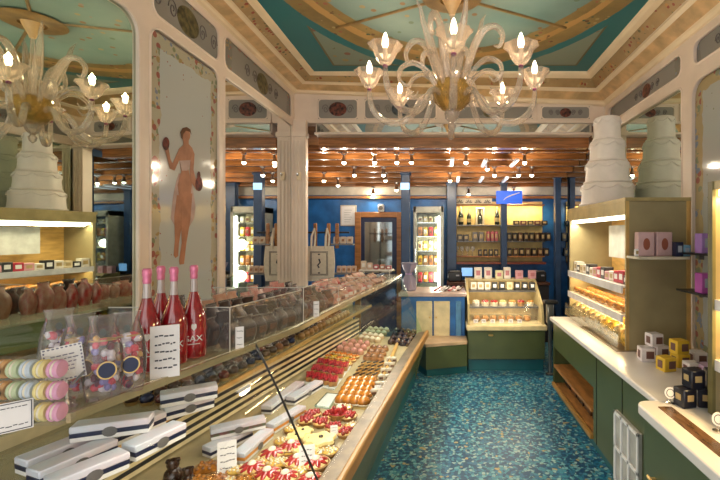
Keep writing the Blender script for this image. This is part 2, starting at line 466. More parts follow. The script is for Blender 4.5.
# painted panels and mirrors set into those frames
def panel(name, label, cat, axis, c, hw, hh, mat_, rz=0, t=.012):
    o = MB().cbox(0, 0, 0, t, hw * 2, hh * 2).build(name, mat_); o.location = c; o.rotation_euler = (0, 0, rz)
    return tag(o, label, cat)
pp = mat_painted('painted_panel_blue', .36, 1.05, (.47, .49, .475), (.44, .40, .30), .085, .10, .42, 26, .4)
PL = thing('painted_wall_panel', 'tall glazed wall panel painted with a standing woman holding up fruit', 'wall panel', (XL - .01, 2.785, 1.80))
MB().cbox(0, 0, 0, .012, .74, 2.1).build('panel_board', pp, PL)
t = thing('wall_hook', 'small pale double hook on the left corner pillar', 'hook', (-1.615, 4.65, 2.30))
MB().rbox(0, -.008, 0, .05, .016, .09, .006).build('back_plate', creamy, t); MB().tube(spl([(0, -.015, .02), (0, -.05, .0), (0, -.06, .03)], 4), .007, 6).build('hook_arm', chrome, t)
panel('wall_mirror', 'wall mirror between the painted woman panel and the left corner pillar', 'mirror', 0, (XL - .01, 3.94, 1.82), .72, 1.06, mir)
ml = 1.35; mx, my = nearwall(.05 + ml / 2 + .3)
o = MB().cbox(0, 0, 0, .012, 2.1, 2.1).build('wall_mirror', mirg); o.location = (XL - .012 - math.tan(AN) * (2.36 - 1.31), 1.31, 1.82); o.rotation_euler = (0, 0, -AN)
tag(o, 'large wall mirror left of the painted woman panel, above the macarons', 'mirror')
panel('wall_mirror', 'wall mirror beside the white tiered cake on the right wall', 'mirror', 0, (XR + .01, 3.88, 1.78), .74, 1.03, mirg)
pr = mat_painted('painted_panel_right', .66, 1.02, (.42, .43, .41), (.42, .33, .18), .12, .07, .42, 20)
PRR = thing('painted_wall_panel', 'tall grey wall panel with floral border behind the orange-lit cabinet', 'wall panel', (XR + .01, 2.43, 1.77))
MB().cbox(0, 0, 0, .012, 1.30, 2.04).build('panel_board', pr, PRR)
fz = mat_painted('frieze_grey', .6, .13, (.25, .235, .215), (.20, .19, .17), .02, .35, .3, 30)
medal = [M('medallion_green', (.16, .13, .05), .4, 0, .4, 30), M('medallion_red', (.20, .05, .03), .4, 0, .5, 30), M('medallion_blue', (.06, .09, .12), .4, 0, .4, 30)]
scroll = M('scroll_paint', (.15, .13, .13), .5)
def frieze(label, f, u0, u1, w0, w1, mi, cen=None, rz=0):
    c = f((u0 + u1) / 2, (w0 + w1) / 2, -.008)
    t = thing('frieze_panel', label, 'wall panel', c)
    b = MB(); P4 = [f(u0, w0, -.014), f(u1, w0, -.014), f(u1, w1, -.014), f(u0, w1, -.014)]
    nrm = Vector(f(0, 0, 1)) - Vector(f(0, 0, 0))
    b.plate(P4, nrm * .012); b.build('panel_board', fz, t, world=True)
    cu = cen if cen is not None else (u0 + u1) / 2; cw = (w0 + w1) / 2; h = (w1 - w0)
    b = MB(); b.plate([f(cu + .36 * h * 1.25 * math.cos(a * PI / 12), cw + .36 * h * math.sin(a * PI / 12), -.004) for a in range(24)], nrm * .004)
    b.build('medallion', medal[mi], t, world=True)
    for sgn in (-1, 1):
        for k in range(2):
            base = cu + sgn * (.62 + .55 * k) * h
            if not (u0 + .04 < base < u1 - .04): continue
            L = [f(base + sgn * .17 * h * (1 - q / 22) * math.cos(q * .55), cw + .25 * h * (1 - q / 22) * math.sin(q * .55), .0) for q in range(20)]
            MB().tube(L, .004, 4).build('scroll_ornament', scroll, t, world=True)
frieze('upper frieze panel above the painted woman with green oval medallion', fl, 2.43, 3.14, 2.93, 3.19, 0)
frieze('upper frieze panel on left wall beside the corner, above the mirror', fl, 3.26, 4.62, 2.93, 3.19, 0, 3.92)
frieze('upper frieze panel on right wall above the cake tower, oval medallion', fr, 3.20, 4.63, 2.87, 3.04, 1, 3.8)
frieze('upper frieze panel on right wall nearest the frame edge, above the floral panel', fr, 1.8, 3.04, 2.87, 3.04, 2, 2.6)
frieze('back frieze panel at the far left, just right of the corner pillar', fb2, -1.42, -.98, 2.95, 3.17, 1)
frieze('back frieze panel behind the left half of the chandelier', fb2, -.9, -.1, 2.95, 3.17, 2)
frieze('back frieze panel behind the right half of the chandelier', fb2, 0, .98, 2.95, 3.09, 0)
frieze('back frieze panel at the far right, left of the cake tower', fb2, 1.08, 1.62, 2.95, 3.09, 1)
# painted woman: thin painted layers on the panel
def fig(pts, mat_i, lay, b):
    out = []
    for cx_, cy_ in pts:
        px, py = 150 + cx_ / 3, 110 + cy_ / 3
        yy = -XL * F / (VX - px); out.append((XL - .0035 + lay * .0006, yy, ZC - (py - VY) * yy / F))
    b.mat(mat_i).plate(out, (.0006, 0, 0))
def ell(cx, cy, rx, ry, n=16): return [(cx + rx * math.cos(2 * PI * k / n), cy + ry * math.sin(2 * PI * k / n)) for k in range(n)]
b = MB()
fig([(88, 190), (122, 190), (130, 235), (138, 290), (134, 325), (120, 350), (98, 340), (78, 352), (64, 325), (70, 265), (80, 215)], 1, 0, b)
fig([(82, 255), (106, 258), (98, 340), (88, 400), (86, 438), (78, 444), (72, 436), (76, 390), (74, 320)], 0, 1, b)
fig([(98, 255), (128, 250), (122, 330), (110, 400), (103, 462), (90, 464), (88, 452), (96, 400), (94, 330)], 0, 2, b)
fig([(86, 118), (100, 105), (118, 103), (128, 115), (122, 150), (116, 178), (126, 222), (122, 262), (88, 262), (84, 225), (94, 185), (89, 150)], 0, 3, b)
fig([(88, 116), (94, 138), (74, 182), (60, 176), (46, 122), (42, 104), (54, 102), (62, 148), (68, 160)], 0, 4, b)
fig([(126, 112), (134, 132), (131, 180), (139, 213), (150, 234), (140, 242), (124, 216), (119, 180)], 0, 4, b)
fig([(100, 84), (116, 84), (117, 108), (100, 110)], 0, 4, b)
fig(ell(108, 76, 13, 20), 0, 5, b)
fig([(94, 84), (91, 66), (98, 54), (110, 51), (121, 58), (124, 74), (120, 66), (108, 62), (100, 72), (98, 88)], 2, 6, b)
fig(ell(48, 101, 10, 20), 3, 6, b); fig(ell(147, 222, 11, 22), 3, 6, b); fig(ell(146, 196, 5, 12), 3, 7, b)
fig([(88, 152), (122, 150), (118, 172), (112, 182), (96, 182)], 1, 5, b)
b.build('painted_figure', [M('painted_skin', (.44, .20, .11), .5, 0, .14, 12, spec=.1), M('painted_drapery', (.50, .36, .32), .5, 0, .1, 14, spec=.1), M('painted_hair', (.13, .05, .015), .5, spec=.1), M('painted_fruit', (.20, .03, .015), .5, 0, .4, 40, spec=.1)], PL, world=True)
# ================================================================ BACK ROOM
YW = 7.2
def zc_(y): return 2.80 - .124 * (y - 4.9)
struct(MB().box(-3.3, 2.4, YW, YW + .2, 0, 3.0).build('wall_backroom', blue))
struct(MB().box(-3.3, -3.1, YB + .14, YW, 0, 3.0).build('wall_backroom_left', blue))
struct(MB().box(-3.3, XL - .2, YB, YB + .14, 0, 3.0).build('wall_backroom_front', blue))
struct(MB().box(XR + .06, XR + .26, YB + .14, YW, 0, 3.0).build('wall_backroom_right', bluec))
panel('wall_mirror', 'smoky mirror wall of the back room, right of the wine shelves', 'mirror', 0, (XR + .05, 6.0, 1.5), 1.1, 1.2, mirror('mirror_blue', (.45, .52, .58), .03))
struct(MB().hexa([(-3.3, 4.86), (2.4, 4.86), (2.4, YW), (-3.3, YW)], [zc_(4.86), zc_(4.86), zc_(YW), zc_(YW)], 3.05).build('ceiling_backroom', dwood))
lacq = M('lacquered_beam', (.38, .15, .045), .25, 0, .25, 7, coat=.4, stretch=(.6, 6, 6))
b = MB().box(-1.46, 1.66, YB + .12, YB + .24, 2.655, 2.775); struct(b.build('trim_7', lacq, bevel=.006))
for k in range(7):
    y = 5.22 + .30 * k; z = zc_(y)
    o = MB().box(-3.1, 1.86, y, y + .11, z - .075, z + .02).build('ceiling_beam', lacq, bevel=.005); struct(o)
struct(MB().box(-3.1, 1.86, YW - .03, YW, 2.33, 2.52).build('trim_8', M('pale_strip', (.55, .50, .42), .4, 0, .1)))
struct(MB().box(-3.1, 1.86, YW - .10, YW, 2.27, 2.31).build('trim_9', wood))
# ceiling spotlights
t = thing('ceiling_spotlight', '', 'spotlight')
MB().cyl((0, 0, 0), (0, 0, -.02), .035, n=12).cyl((0, 0, -.02), (0, 0, -.05), .008).build('mount', chrome, t)
MB().lathe([(.018, .05), (.024, .0), (.034, -.035), (.03, -.04)], 12).at().build('lamp_head', chrome, t).location = (0, 0, -.08)
MB().ball(0, 0, 0, .027, n=12).build('lamp_lens', M('lit_lens', (1, .9, .7), .4, emit=(1.0, .88, .66), es=22), t).location = (0, 0, -.118)
PS = Proto(t); SP_AT = []
spots = [(343, 152, 'leftmost of the front row under the lacquered beam'), (375, 154, 'second from the left in the front row'), (396, 151, 'third from the left in the front row'), (412, 155, 'fourth from the left in the front row'),
         (382, 164, 'just behind the second lamp of the front row'), (322, 171, 'above the tote bag, nearest the left pillar'), (338, 178, 'behind the left pillar lamp, over the blue wall'), (397, 184, 'above the wooden door'), (372, 187, 'over the framed white notice'),
         (386, 174, 'halfway back above the door'), (466, 153, 'just right of centre in the front row'), (488, 158, 'above the back pastry case, left'), (523, 156, 'brightest, right end of the front row'), (518, 168, 'second row, behind the brightest lamp'), (531, 168, 'far right of the second row'), (494, 168, 'second row above the wine shelf post'), (515, 186, 'last row above the right wine shelf'), (469, 190, 'last row above the champagne bottles'), (450, 172, 'in the middle of the ceiling beside the blue column'), (355, 168, 'second row on the left, behind the front row')]
for i, (px, py, w) in enumerate(spots):
    Y = 1.68 / ((VY - py) / F + .124); Y = min(Y, 6.95)
    X = (px - VX) * Y / F
    n = round((Y - 5.22 - .055) / .30); yb = 5.22 + .30 * n + .055
    Y = yb if abs(yb - Y) < .16 and 0 <= n < 7 else Y
    z = zc_(Y - .05) - .078
    SP_AT.append((X, Y, z))
    PS.put((X, Y, z), 0, 'small chrome ceiling spotlight, ' + w, 'back room ceiling spotlights')
for q in (0, 2, 5, 8, 10, 12, 15, 16, 18):
    X, Y, z = SP_AT[q]; lamp('spot_light', 'POINT', (X, Y, z - .165), 10, (1, .84, .62), size=.015)
# pale light bars under the ceiling
t = thing('ceiling_light_bar', '', 'light bar')
MB().rbox(0, 0, 0, .05, .5, .03, .006).build('housing', M('pale_metal', (.62, .62, .68), .3, .3), t)
MB().rbox(0, 0, -.018, .035, .46, .008, .003).build('tube', M('cool_tube', (.8, .85, 1), .4, emit=(.75, .85, 1), es=.7), t)
PB = Proto(t)
for i, (px, Y, w) in enumerate([(452, 5.45, 'nearest left, beside the blue column'), (484, 5.5, 'nearest middle, above the pastry case'), (514, 5.5, 'nearest right'), (458, 6.35, 'far left of the rear row'), (481, 6.35, 'middle of the rear row'), (505, 6.35, 'right end of the rear row')]):
    PB.put(((px - VX) * Y / F, Y, zc_(Y + .25) - .10), 0, 'pale ceiling light bar, ' + w, 'pale light bars on the back room ceiling')
# columns
def column(label, x0, x1, y0, h=2.5):
    t = thing('column', label, 'column', ((x0 + x1) / 2, y0 + .06, 0))
    b = MB().rbox((x0 + x1) / 2, y0 + .06, h / 2, x1 - x0, .12, h, .008).rbox((x0 + x1) / 2, y0 + .06, .06, x1 - x0 + .03, .15, .12, .006).rbox((x0 + x1) / 2, y0 + .06, h - .03, x1 - x0 + .03, .15, .05, .006)
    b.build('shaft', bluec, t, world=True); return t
cA = column('blue column left of the lit fridge, small screen at its top', -.66, -.53, 6.3, zc_(6.42) - .0)
b = MB().cbox(-.6, 6.292, 2.38, .13, .012, .10); b.build('screen', M('blue_screen', (.3, .6, .9), .4, emit=(.35, .7, 1), es=1.2), cA, world=True)
column('blue column between lit fridge and the champagne shelf', .03, .19, 6.88, zc_(7.0))
column('blue column in the middle of the wine shelves', .92, 1.02, 6.88, zc_(7.0))
column('blue column at the right end of the wine shelves', 1.71, 1.80, 6.5, zc_(6.6))
# door with orange wooden frame, and a dim lit store beyond
Dt = thing('door_1', 'orange wood framed glass door in the blue back wall', 'door', (-1.12, 7.17, 0))
b = MB().box(-1.53, -1.43, 7.12, 7.2, 0, 2.04).box(-.82, -.72, 7.12, 7.2, 0, 2.04).box(-1.43, -.82, 7.12, 7.2, 1.95, 2.04)
b.build('door_frame', wood, Dt, world=True, bevel=.006)
b = MB().box(-1.43, -.82, 7.15, 7.18, 0, 1.0).box(-1.43, -1.37, 7.15, 7.18, 1, 1.95).box(-.9, -.82, 7.15, 7.18, 1, 1.95).box(-1.37, -.9, 7.15, 7.18, 1.87, 1.95)
b.build('door_leaf', navy, Dt, world=True)
MB().box(-1.37, -.9, 7.16, 7.165, 1.0, 1.87).build('door_glass', mirror('door_reflective_glass', (.42, .46, .46), .06), Dt, world=True)
MB().cyl((-.86, 7.15, 1.05), (-.86, 7.09, 1.05), .012).cyl((-.86, 7.095, 1.05), (-.96, 7.095, 1.05), .010).build('handle', brass, Dt, world=True)
Dt['kind'] = 'structure'; del Dt['category']
# framed notice
x0, z1 = Py(340, 205, 7.15); x1, z0 = Py(356, 226, 7.15)
t = thing('framed_notice', 'white framed notice on the blue wall left of the door', 'notice', ((x0 + x1) / 2, 7.19, z0))
b = MB().box(x0, x1, 7.17, 7.2, z0, z1); b.build('frame', M('pale_frame', (.6, .55, .45), .4), t, world=True, bevel=.004)
b = MB().box(x0 + .02, x1 - .02, 7.163, 7.17, z0 + .02, z1 - .02).mat(1)
for k in range(6): b.box(x0 + .07, x1 - .07 - .02 * (k % 3), 7.161, 7.163, z1 - .09 - .04 * k, z1 - .083 - .04 * k)
b.build('paper', [white, M('grey_print', (.45, .45, .45), .6)], t, world=True)
x, z = Py(381, 208, 7.1)
t = thing('wall_speaker', 'small white box speaker on the wall above the door', 'speaker', (x, 7.12, z))
MB().rbox(0, 0, 0, .10, .12, .13, .02).build('cabinet', white, t); MB().cyl((0, -.06, 0), (0, -.064, 0), .04, n=14).build('grille', steel, t)
# ---------------------------------------------------------------- fridge with drinks and snacks
FX0, FX1, FY = -.50, -.02, 6.62
t = thing('display_fridge', 'tall glass-fronted fridge with lit shelves of snack packs', 'fridge', ((FX0 + FX1) / 2, FY + .25, 0))
b = MB().box(FX0, FX0 + .05, FY, FY + .5, 0, 2.1).box(FX1 - .05, FX1, FY, FY + .5, 0, 2.1).box(FX0, FX1, FY, FY + .5, 2.0, 2.1).box(FX0, FX1, FY, FY + .5, 0, .25).box(FX0, FX1, FY + .46, FY + .5, .25, 2.0)
b.build('cabinet', M('grey_fridge', (.42, .42, .36), .35, .3), t, world=True, bevel=.008)
b = MB().box(FX0 + .05, FX1 - .05, FY + .44, FY + .46, .25, 2); b.build('liner', M('fridge_liner', (.85, .82, .6), .5), t, world=True)
b = MB(); FZ = [.9, 1.17, 1.40, 1.63, 1.85]
for z in FZ: MB().box(FX0 + .05, FX1 - .05, FY + .08, FY + .44, z - .012, z).build('shelf', chrome, t, world=True)
MB().rbox(FX1 - .075, FY + .05, 1.35, .035, .03, 1.2, .01).build('light_tube', M('fridge_tube', (1, 1, .9), .4, emit=(1, .97, .82), es=14), t, world=True)
MB().box(FX0 + .05, FX1 - .05, FY + .004, FY + .012, .3, 1.99).build('door_glass', glass, t, world=True)
MB().rbox(FX0 + .03, FY - .02, 1.2, .02, .03, .5, .006).build('handle', chrome, t, world=True)
lamp('fridge_light', 'POINT', (FX1 - .14, FY + .06, 1.5), 6, (1, .95, .75), size=.08)
lamp('fridge_light', 'POINT', (FX1 - .14, FY + .06, 1.0), 4, (1, .95, .75), size=.08)
pk = {c: M('pack_' + c, v, .4) for c, v in dict(yellow=(.72, .50, .06), cream=(.75, .66, .38), red=(.55, .03, .05), orange=(.66, .25, .05), amber=(.45, .20, .03), pale=(.7, .68, .55)).items()}
names = {1.85: ['pale', 'cream', 'cream', 'pale'], 1.63: ['orange', 'yellow', 'red', 'yellow'], 1.40: ['cream', 'yellow', 'cream', 'yellow'], 1.17: ['yellow', 'amber', 'orange', 'amber'], .9: ['red', 'amber', 'red', 'pale']}
zs = sorted(FZ, reverse=True)
for si, z in enumerate(zs):
    for k, cn in enumerate(names[z]):
        h = .15 if si else .10
        x = FX0 + .10 + .085 * k
        t = thing('snack_pack', f'{cn} snack pack, {ORD[k]} from the left, fridge shelf {["one", "two", "three", "four", "five"][si]} from the top', 'pack', (x, FY + .17, z), 0, 'packs in the lit fridge')
        MB().rbox(0, 0, h / 2, .07, .08, h, .012).build('packet', pk[cn], t)
        MB().cbox(0, -.041, h * .5, .045, .003, h * .4).build('pack_label', white if k % 2 else M('pack_label_dark', (.25, .1, .05), .5), t)
# ---------------------------------------------------------------- wine shelves
X0, X1 = .19, 1.66
t = thing('wall_shelf_unit', 'amber-lit shelving on the back wall holding wine and chocolate boxes', 'shelf', ((X0 + X1) / 2, 7.1, 1.15))
MB().box(X0, X1, 7.17, 7.195, 1.2, 2.22).build('back_panel', M('amber_back', (.72, .52, .20), .5, 0, .12), t, world=True)
WZ = [1.30, 1.55, 1.82, 2.16]
for z in WZ: MB().box(X0, X1, 6.99, 7.17, z - .02, z).build('shelf_board', wood if z in (1.3, 2.16) else steel, t, world=True, bevel=.003)
MB().box(X0, X1, 6.9, 7.17, 1.17, 1.20).build('bottom_board', M('mahogany', (.22, .05, .03), .3), t, world=True)
lamp('wine_shelf_light', 'AREA', (.56, 6.98, 2.12), 5, (1, .78, .4), (.5, 0, 0), .7, .06)
lamp('wine_shelf_light', 'AREA', (1.33, 6.98, 2.12), 5, (1, .78, .4), (.5, 0, 0), .6, .06)
# champagne bottles
bg = M('bottle_green_glass', (.006, .012, .006), .2, 0, .1, coat=.5)
t = thing('champagne_bottle', '', 'bottle')
MB().lathe([(.04, 0), (.044, .01), (.044, .16), (.035, .20), (.017, .24), (.014, .27)], 14).build('bottle_body', bg, t)
MB().lathe([(.0155, .235), (.0165, .27), (.017, .305), (.01, .31)], 12).build('foil', brass, t)
MB().lathe([(.0447, .05), (.0447, .12)], 14, caps=False).build('bottle_label', M('bottle_label_black', (.25, .2, .1), .5), t)
PC = Proto(t)
for px, sc, w in ((461, 1.0, 'leftmost'), (469, .85, 'second from the left'), (497, 1.0, 'rightmost, beside the blue post')):
    PC.put(((px - VX) * 7.07 / F, 7.07, 1.82), 0, 'dark champagne bottle with gold foil, ' + w + ' on the top wine shelf', 'champagne bottles', sc)
x = (480 - VX) * 7.07 / F
t = thing('boxed_bottle', 'dark bottle in a pale open gift box on top wine shelf', 'gift box', (x, 7.08, 1.82))
b = MB().box(-.07, -.055, -.05, .05, 0, .29).box(.055, .07, -.05, .05, 0, .29).box(-.07, .07, .04, .05, 0, .29).box(-.055, .055, -.05, .04, .275, .29).box(-.055, .055, -.05, .04, 0, .012)
b.build('box_shell', M('pale_box', (.62, .55, .42), .5), t); MB().lathe([(.035, .012), (.035, .15), (.014, .2), (.014, .26)], 12).build('bottle_body', bg, t)
dark = [M('dark_chocolate_box', (.03, .018, .014), .3), M('plum_box', (.09, .012, .03), .35), M('brown_box', (.09, .04, .02), .35), M('rose_box', (.50, .10, .12), .4), M('pewter_box', (.16, .15, .15), .35)]
def smallbox(name, label, cat, group, x, y, z, w, d, h, m, lab=None, rz=0):
    t = thing(name, label, cat, (x, y, z), rz, group)
    MB().rbox(0, 0, h / 2, w, d, h, .004).build('box_body', m, t)
    MB().cbox(0, -d / 2 - .0008, h * .52, w * .55, .0016, h * .45).build('box_label', lab or M('label_gold', (.5, .36, .16), .4), t)
    return t
def brow(px0, px1, n, z, w, h, ms, desc, Y=7.06, name='chocolate_box', cat='box'):
    for k in range(n):
        x = ((px0 + (px1 - px0) * k / max(1, n - 1)) - VX) * Y / F
        mm, cn = ms[k % len(ms)]
        smallbox(name, f'small {cn} box, {ORD[k]} from the left {desc}', cat, 'boxes on the wine shelves', x, Y, z, w, .09, h, mm)
brow(516, 544, 5, 1.82, .10, .07, [(dark[0], 'black'), (dark[1], 'plum')], 'on the top right wine shelf')
brow(460, 466, 2, 1.55, .09, .11, [(dark[0], 'black')], 'on the middle left wine shelf')
brow(475, 481, 2, 1.55, .085, .15, [(dark[4], 'grey')], 'in the middle of the left wine shelf')
brow(488, 496, 3, 1.55, .055, .16, [(dark[3], 'rose red')], 'at the right of the left wine shelf')
brow(509, 548, 8, 1.55, .075, .14, [(dark[0], 'black'), (dark[0], 'black'), (dark[2], 'brown')], 'on the middle right wine shelf')
brow(509, 546, 7, 1.30, .08, .13, [(dark[0], 'black'), (dark[2], 'brown')], 'on the lowest right wine shelf')
brow(480, 496, 4, 1.30, .06, .11, [(dark[0], 'black')], 'on the lowest left wine shelf')
for k in range(4):
    x = (457 + 5.2 * k - VX) * 7.06 / F
    t = thing('wine_glass', f'empty stemmed wine glass, {ORD[k]} from the left on the lowest wine shelf', 'glass', (x, 7.06, 1.30), 0, 'wine glasses')
    MB().lathe([(.03, 0), (.03, .004), (.005, .01), (.004, .07), (.028, .09), (.036, .125), (.03, .16)], 12, caps=False).build('bowl_and_stem', glassy('wine_glass_clear', (.9, .92, .95), 1.5, .12) if 'wine_glass_clear' not in MATS else MATS['wine_glass_clear'], t)
# cream carved ornament strip and blue sign above the shelf
x0, z1 = Py(455, 199, 7.1); x1, z0 = Py(492, 207, 7.1)
t = thing('ornament_strip', 'cream strip with dark fan ornaments above the champagne shelf', 'ornament', ((x0 + x1) / 2, 7.15, z0))
MB().box(x0, x1, 7.12, 7.17, 2.18, 2.27).build('strip', M('cream_strip', (.8, .7, .5), .4), t, world=True)
b = MB()
for k in range(4):
    cx = x0 + (x1 - x0) * (k + .5) / 4
    for q in range(5):
        a = PI * (q + .5) / 5; b.tube([(cx + .012 * math.cos(a), 7.117, 2.19 + .012 * math.sin(a)), (cx + .06 * math.cos(a), 7.117, 2.19 + .055 * math.sin(a))], [.004, .009], 6)
b.build('fan_carving', black, t, world=True)
x0, z1 = Py(496, 191, 6.86); x1, z0 = Py(522, 204, 6.86)
t = thing('blue_sign', 'blue glowing sign with white swoosh above the wine shelves', 'sign', ((x0 + x1) / 2, 6.87, z0))
MB().rbox((x0 + x1) / 2, 6.84, (z0 + z1) / 2, x1 - x0, .04, z1 - z0, .01).build('sign_panel', M('sign_blue', (.02, .09, .55), .4, emit=(.03, .16, .9), es=.6), t, world=True)
b = MB().tube([(x0 + .12 + .26 * k / 8, 6.817, z0 + .06 + .12 * (k / 8) ** .6) for k in range(9)], [.006 + .006 * math.sin(PI * k / 8) for k in range(9)], 6)
b.build('swoosh', white, t, world=True)
# dark service desk with screens below the wine shelves
t = thing('service_desk', 'dark service counter under the wine shelves', 'counter', (.9, 6.7, 0))
MB().box(.05, 1.60, 6.45, 6.86, 0, .88).build('desk_body', M('dark_desk', (.03, .025, .03), .4), t, world=True, bevel=.01)
MB().box(.03, 1.61, 6.42, 6.87, .88, .92).build('desk_top', M('desk_top_wood', (.12, .05, .03), .3), t, world=True, bevel=.006)
x, z = Py(467, 276, 6.6)
t = thing('till_screen', 'small blue lit till screen on the dark desk', 'screen', (x, 6.62, .92))
MB().rbox(0, 0, .01, .14, .1, .02, .005).cyl((0, 0, .02), (0, 0, .1), .012).build('stand', black, t)
MB().rbox(0, -.01, .15, .19, .02, .15, .006).build('screen_case', black, t); MB().cbox(0, -.021, .15, .17, .003, .13).build('display', M('till_blue', (.2, .4, .7), .3, emit=(.25, .5, .9), es=.8), t)
for k, (px, w, n) in enumerate(((455, .22, 'black office machine at the left end of the dark desk'), (556, .2, 'black office machine at the right end of the dark desk'))):
    x = (px - VX) * 6.6 / F; x = min(x, 1.48)
    t = thing('receipt_printer', n, 'printer', (x, 6.64, .92))
    MB().rbox(0, 0, .08, w, .22, .16, .02).build('case', black, t); MB().rbox(0, -.08, .165, w * .7, .05, .02, .006).build('paper_slot', steel, t); MB().cbox(0.04, -.111, .1, .05, .004, .02).build('button', M('pale_button', (.5, .5, .55), .4), t)
# tote bags on a rack beyond the pillar
t = thing('tote_rack', 'dark metal stand holding the tote bag and wooden hangers', 'rack', (-1.43, 5.05, 0))
b = MB().cyl((0, 0, .02), (0, 0, 1.72), .016).cyl((-.24, 0, 1.68), (.28, 0, 1.68), .012).lathe([(.18, 0), (.18, .015), (.03, .03)], 18)
b.build('stand', M('rack_black', (.02, .02, .03), .4), t)
for k, dx in enumerate((-.12, .04, .14)):
    MB().rbox(dx, -.03, 1.64, .045, .02, .30, .008).build('wooden_tag', wood, t)
MB().box(.06, .34, -.09, .03, 1.53, 1.545).build('upper_tray', steel, t); MB().box(.10, .36, -.09, .03, 1.18, 1.195).build('lower_tray', steel, t)
for k in range(4):
    t = thing('paper_sachet', f'small cream sachet, {ORD[k]} from the left on the rack tray by the tote bag', 'sachet', (-1.27 + .06 * k, 5.02, 1.196), 0, 'sachets on the rack tray')
    MB().at(0, 0, 0, rx=-.3).rbox(0, 0, .045, .055, .02, .085, .006).build('pouch', M('sachet_cream', (.72, .52, .40), .5), t); MB().at(0, 0, 0, rx=-.3).cbox(0, -.011, .04, .03, .002, .03).build('sachet_label', M('sachet_label', (.4, .2, .1), .5), t)
for k in range(3):
    t = thing('paper_sachet', f'small cream sachet, {ORD[k]} from the left on the upper rack tray', 'sachet', (-1.30 + .08 * k, 5.02, 1.546), 0, 'sachets on the rack tray')
    MB().at(0, 0, 0, rx=-.3).rbox(0, 0, .045, .075, .02, .085, .006).build('pouch', M('sachet_pale', (.75, .62, .50), .5), t); MB().at(0, 0, 0, rx=-.3).cbox(0, -.011, .04, .03, .002, .03).build('sachet_label', M('sachet_label', (.4, .2, .1), .5), t)
t = thing('tote_bag', 'beige canvas tote bag with dark printed frame hanging by the left pillar', 'bag', (-1.465, 4.92, 1.11)); t.scale = (1.18, 1, 1.05)
canvas = M('canvas', (.74, .67, .56), .8, 0, .06, 30, bump=.3, bscale=160)
rings = []
for k in range(9):
    q = k / 8; h = q * .39; w = .135 + .012 * math.sin(q * PI); d = .03 * math.sin(PI * (1 - q) * .85 + .35) + .004
    rings.append([(-w, -d * .4, h), (-w * .6, -d, h), (0, -d * 1.1, h), (w * .6, -d, h), (w, -d * .4, h), (w, d * .4, h), (0, d, h), (-w, d * .4, h)])
MB().loft(rings).build('bag_body', canvas, t)
for dx in (-.07, .07):
    MB().tube([(dx - .012, -.02, .36), (dx - .008, -.015, .50), (dx * .9, .03, .585), (dx + .008, .06, .50), (dx + .012, .01, .37)], .011, 6).build('handle', canvas, t)
b = MB()
for q in range(2):
    w, z0, z1 = (.085, .07, .33) if q == 0 else (.075, .08, .32)
    for a, c in (((-w, z0), (w, z0)), ((w, z0), (w, z1)), ((w, z1), (-w, z1)), ((-w, z1), (-w, z0))): b.tube([(a[0], -.036, a[1]), (c[0], -.036, c[1])], .0022, 4)
b.tube([(.0, -.038, .15), (-.012, -.038, .18), (.012, -.038, .21), (0, -.038, .25)], .008, 6).ball(0, -.038, .30, .012, .003, .008).ball(0, -.038, .095, .012, .003, .008)
b.build('print', ink, t)
# ================================================================ BACK CENTRE: pastry case, blue counter, plinth
BX0, BX1, BY = .277, 1.205, 5.06
t = thing('pastry_case', 'low green and cream pastry case at the end of the aisle', 'display case', ((BX0 + BX1) / 2, BY + .3, 0))
MB().box(BX0 + .01, BX1 - .01, BY + .05, BY + .75, 0, .15).build('plinth', tealk, t, world=True)
MB().box(BX0, BX1, BY, BY + .75, .15, .50).build('front_panel', green, t, world=True, bevel=.006)
MB().rbox((BX0 + BX1) / 2, BY + .36, .535, BX1 - BX0 + .04, .82, .06, .012).build('counter_edge', M('cream_edge', (.80, .66, .36), .3), t, world=True)
cr = M('case_cream', (.50, .40, .19), .35)
tiers = [(BY + .04, .565, .30), (BY + .24, .745, .24), (BY + .38, .93, .22), (BY + .55, 1.06, .20)]
for i, (y, z, d) in enumerate(tiers):
    if i: MB().box(BX0 + .02, BX1 - .02, y, y + d, z - .02, z).build('shelf', cr if i > 2 else steel, t, world=True)
for x in (BX0, BX1 - .025):
    MB().plate([(x, BY + .02, .565), (x, BY + .76, .565), (x, BY + .76, 1.06), (x, BY + .53, 1.06), (x, BY + .10, .80)], (.025, 0, 0)).build('side_panel', cr, t, world=True)
MB().box(BX0 + .02, BX1 - .02, BY + .735, BY + .76, .565, 1.06).build('back_panel', M('amber_case_back', (.7, .52, .25), .5), t, world=True)
MB().rbox((BX0 + BX1) / 2, BY + .60, .90, BX1 - BX0 - .08, .03, .02, .006).build('light_strip', M('case_strip', (1, .9, .7), .4, emit=(1, .88, .62), es=5), t, world=True)
lamp('pastry_case_light', 'AREA', ((BX0 + BX1) / 2, BY + .12, 1.12), 5.0, (1, .88, .66), (.25, 0, 0), .8, .05)
MB().plate([(BX0 + .03, BY + .03, .57), (BX1 - .03, BY + .03, .57), (BX1 - .03, BY + .11, .80), (BX0 + .03, BY + .11, .80)], (0, .004, 0)).build('front_glass', acry, t, world=True)
MB().lathe([(.0, 0), (.03, .0), (.03, .012), (.0, .012)], 10, cx=.55, cy=BY - .02, cz=.44).build('lock_plate', brass, t, world=True)
pinkb = M('pink_box', (.68, .34, .38), .45); whb = M('white_packet', (.80, .74, .66), .5); bkb = M('black_packet', (.03, .03, .03), .4)
def casex(px, Y): return (px - VX) * Y / F
ya, za = tiers[3][0] + .09, 1.06
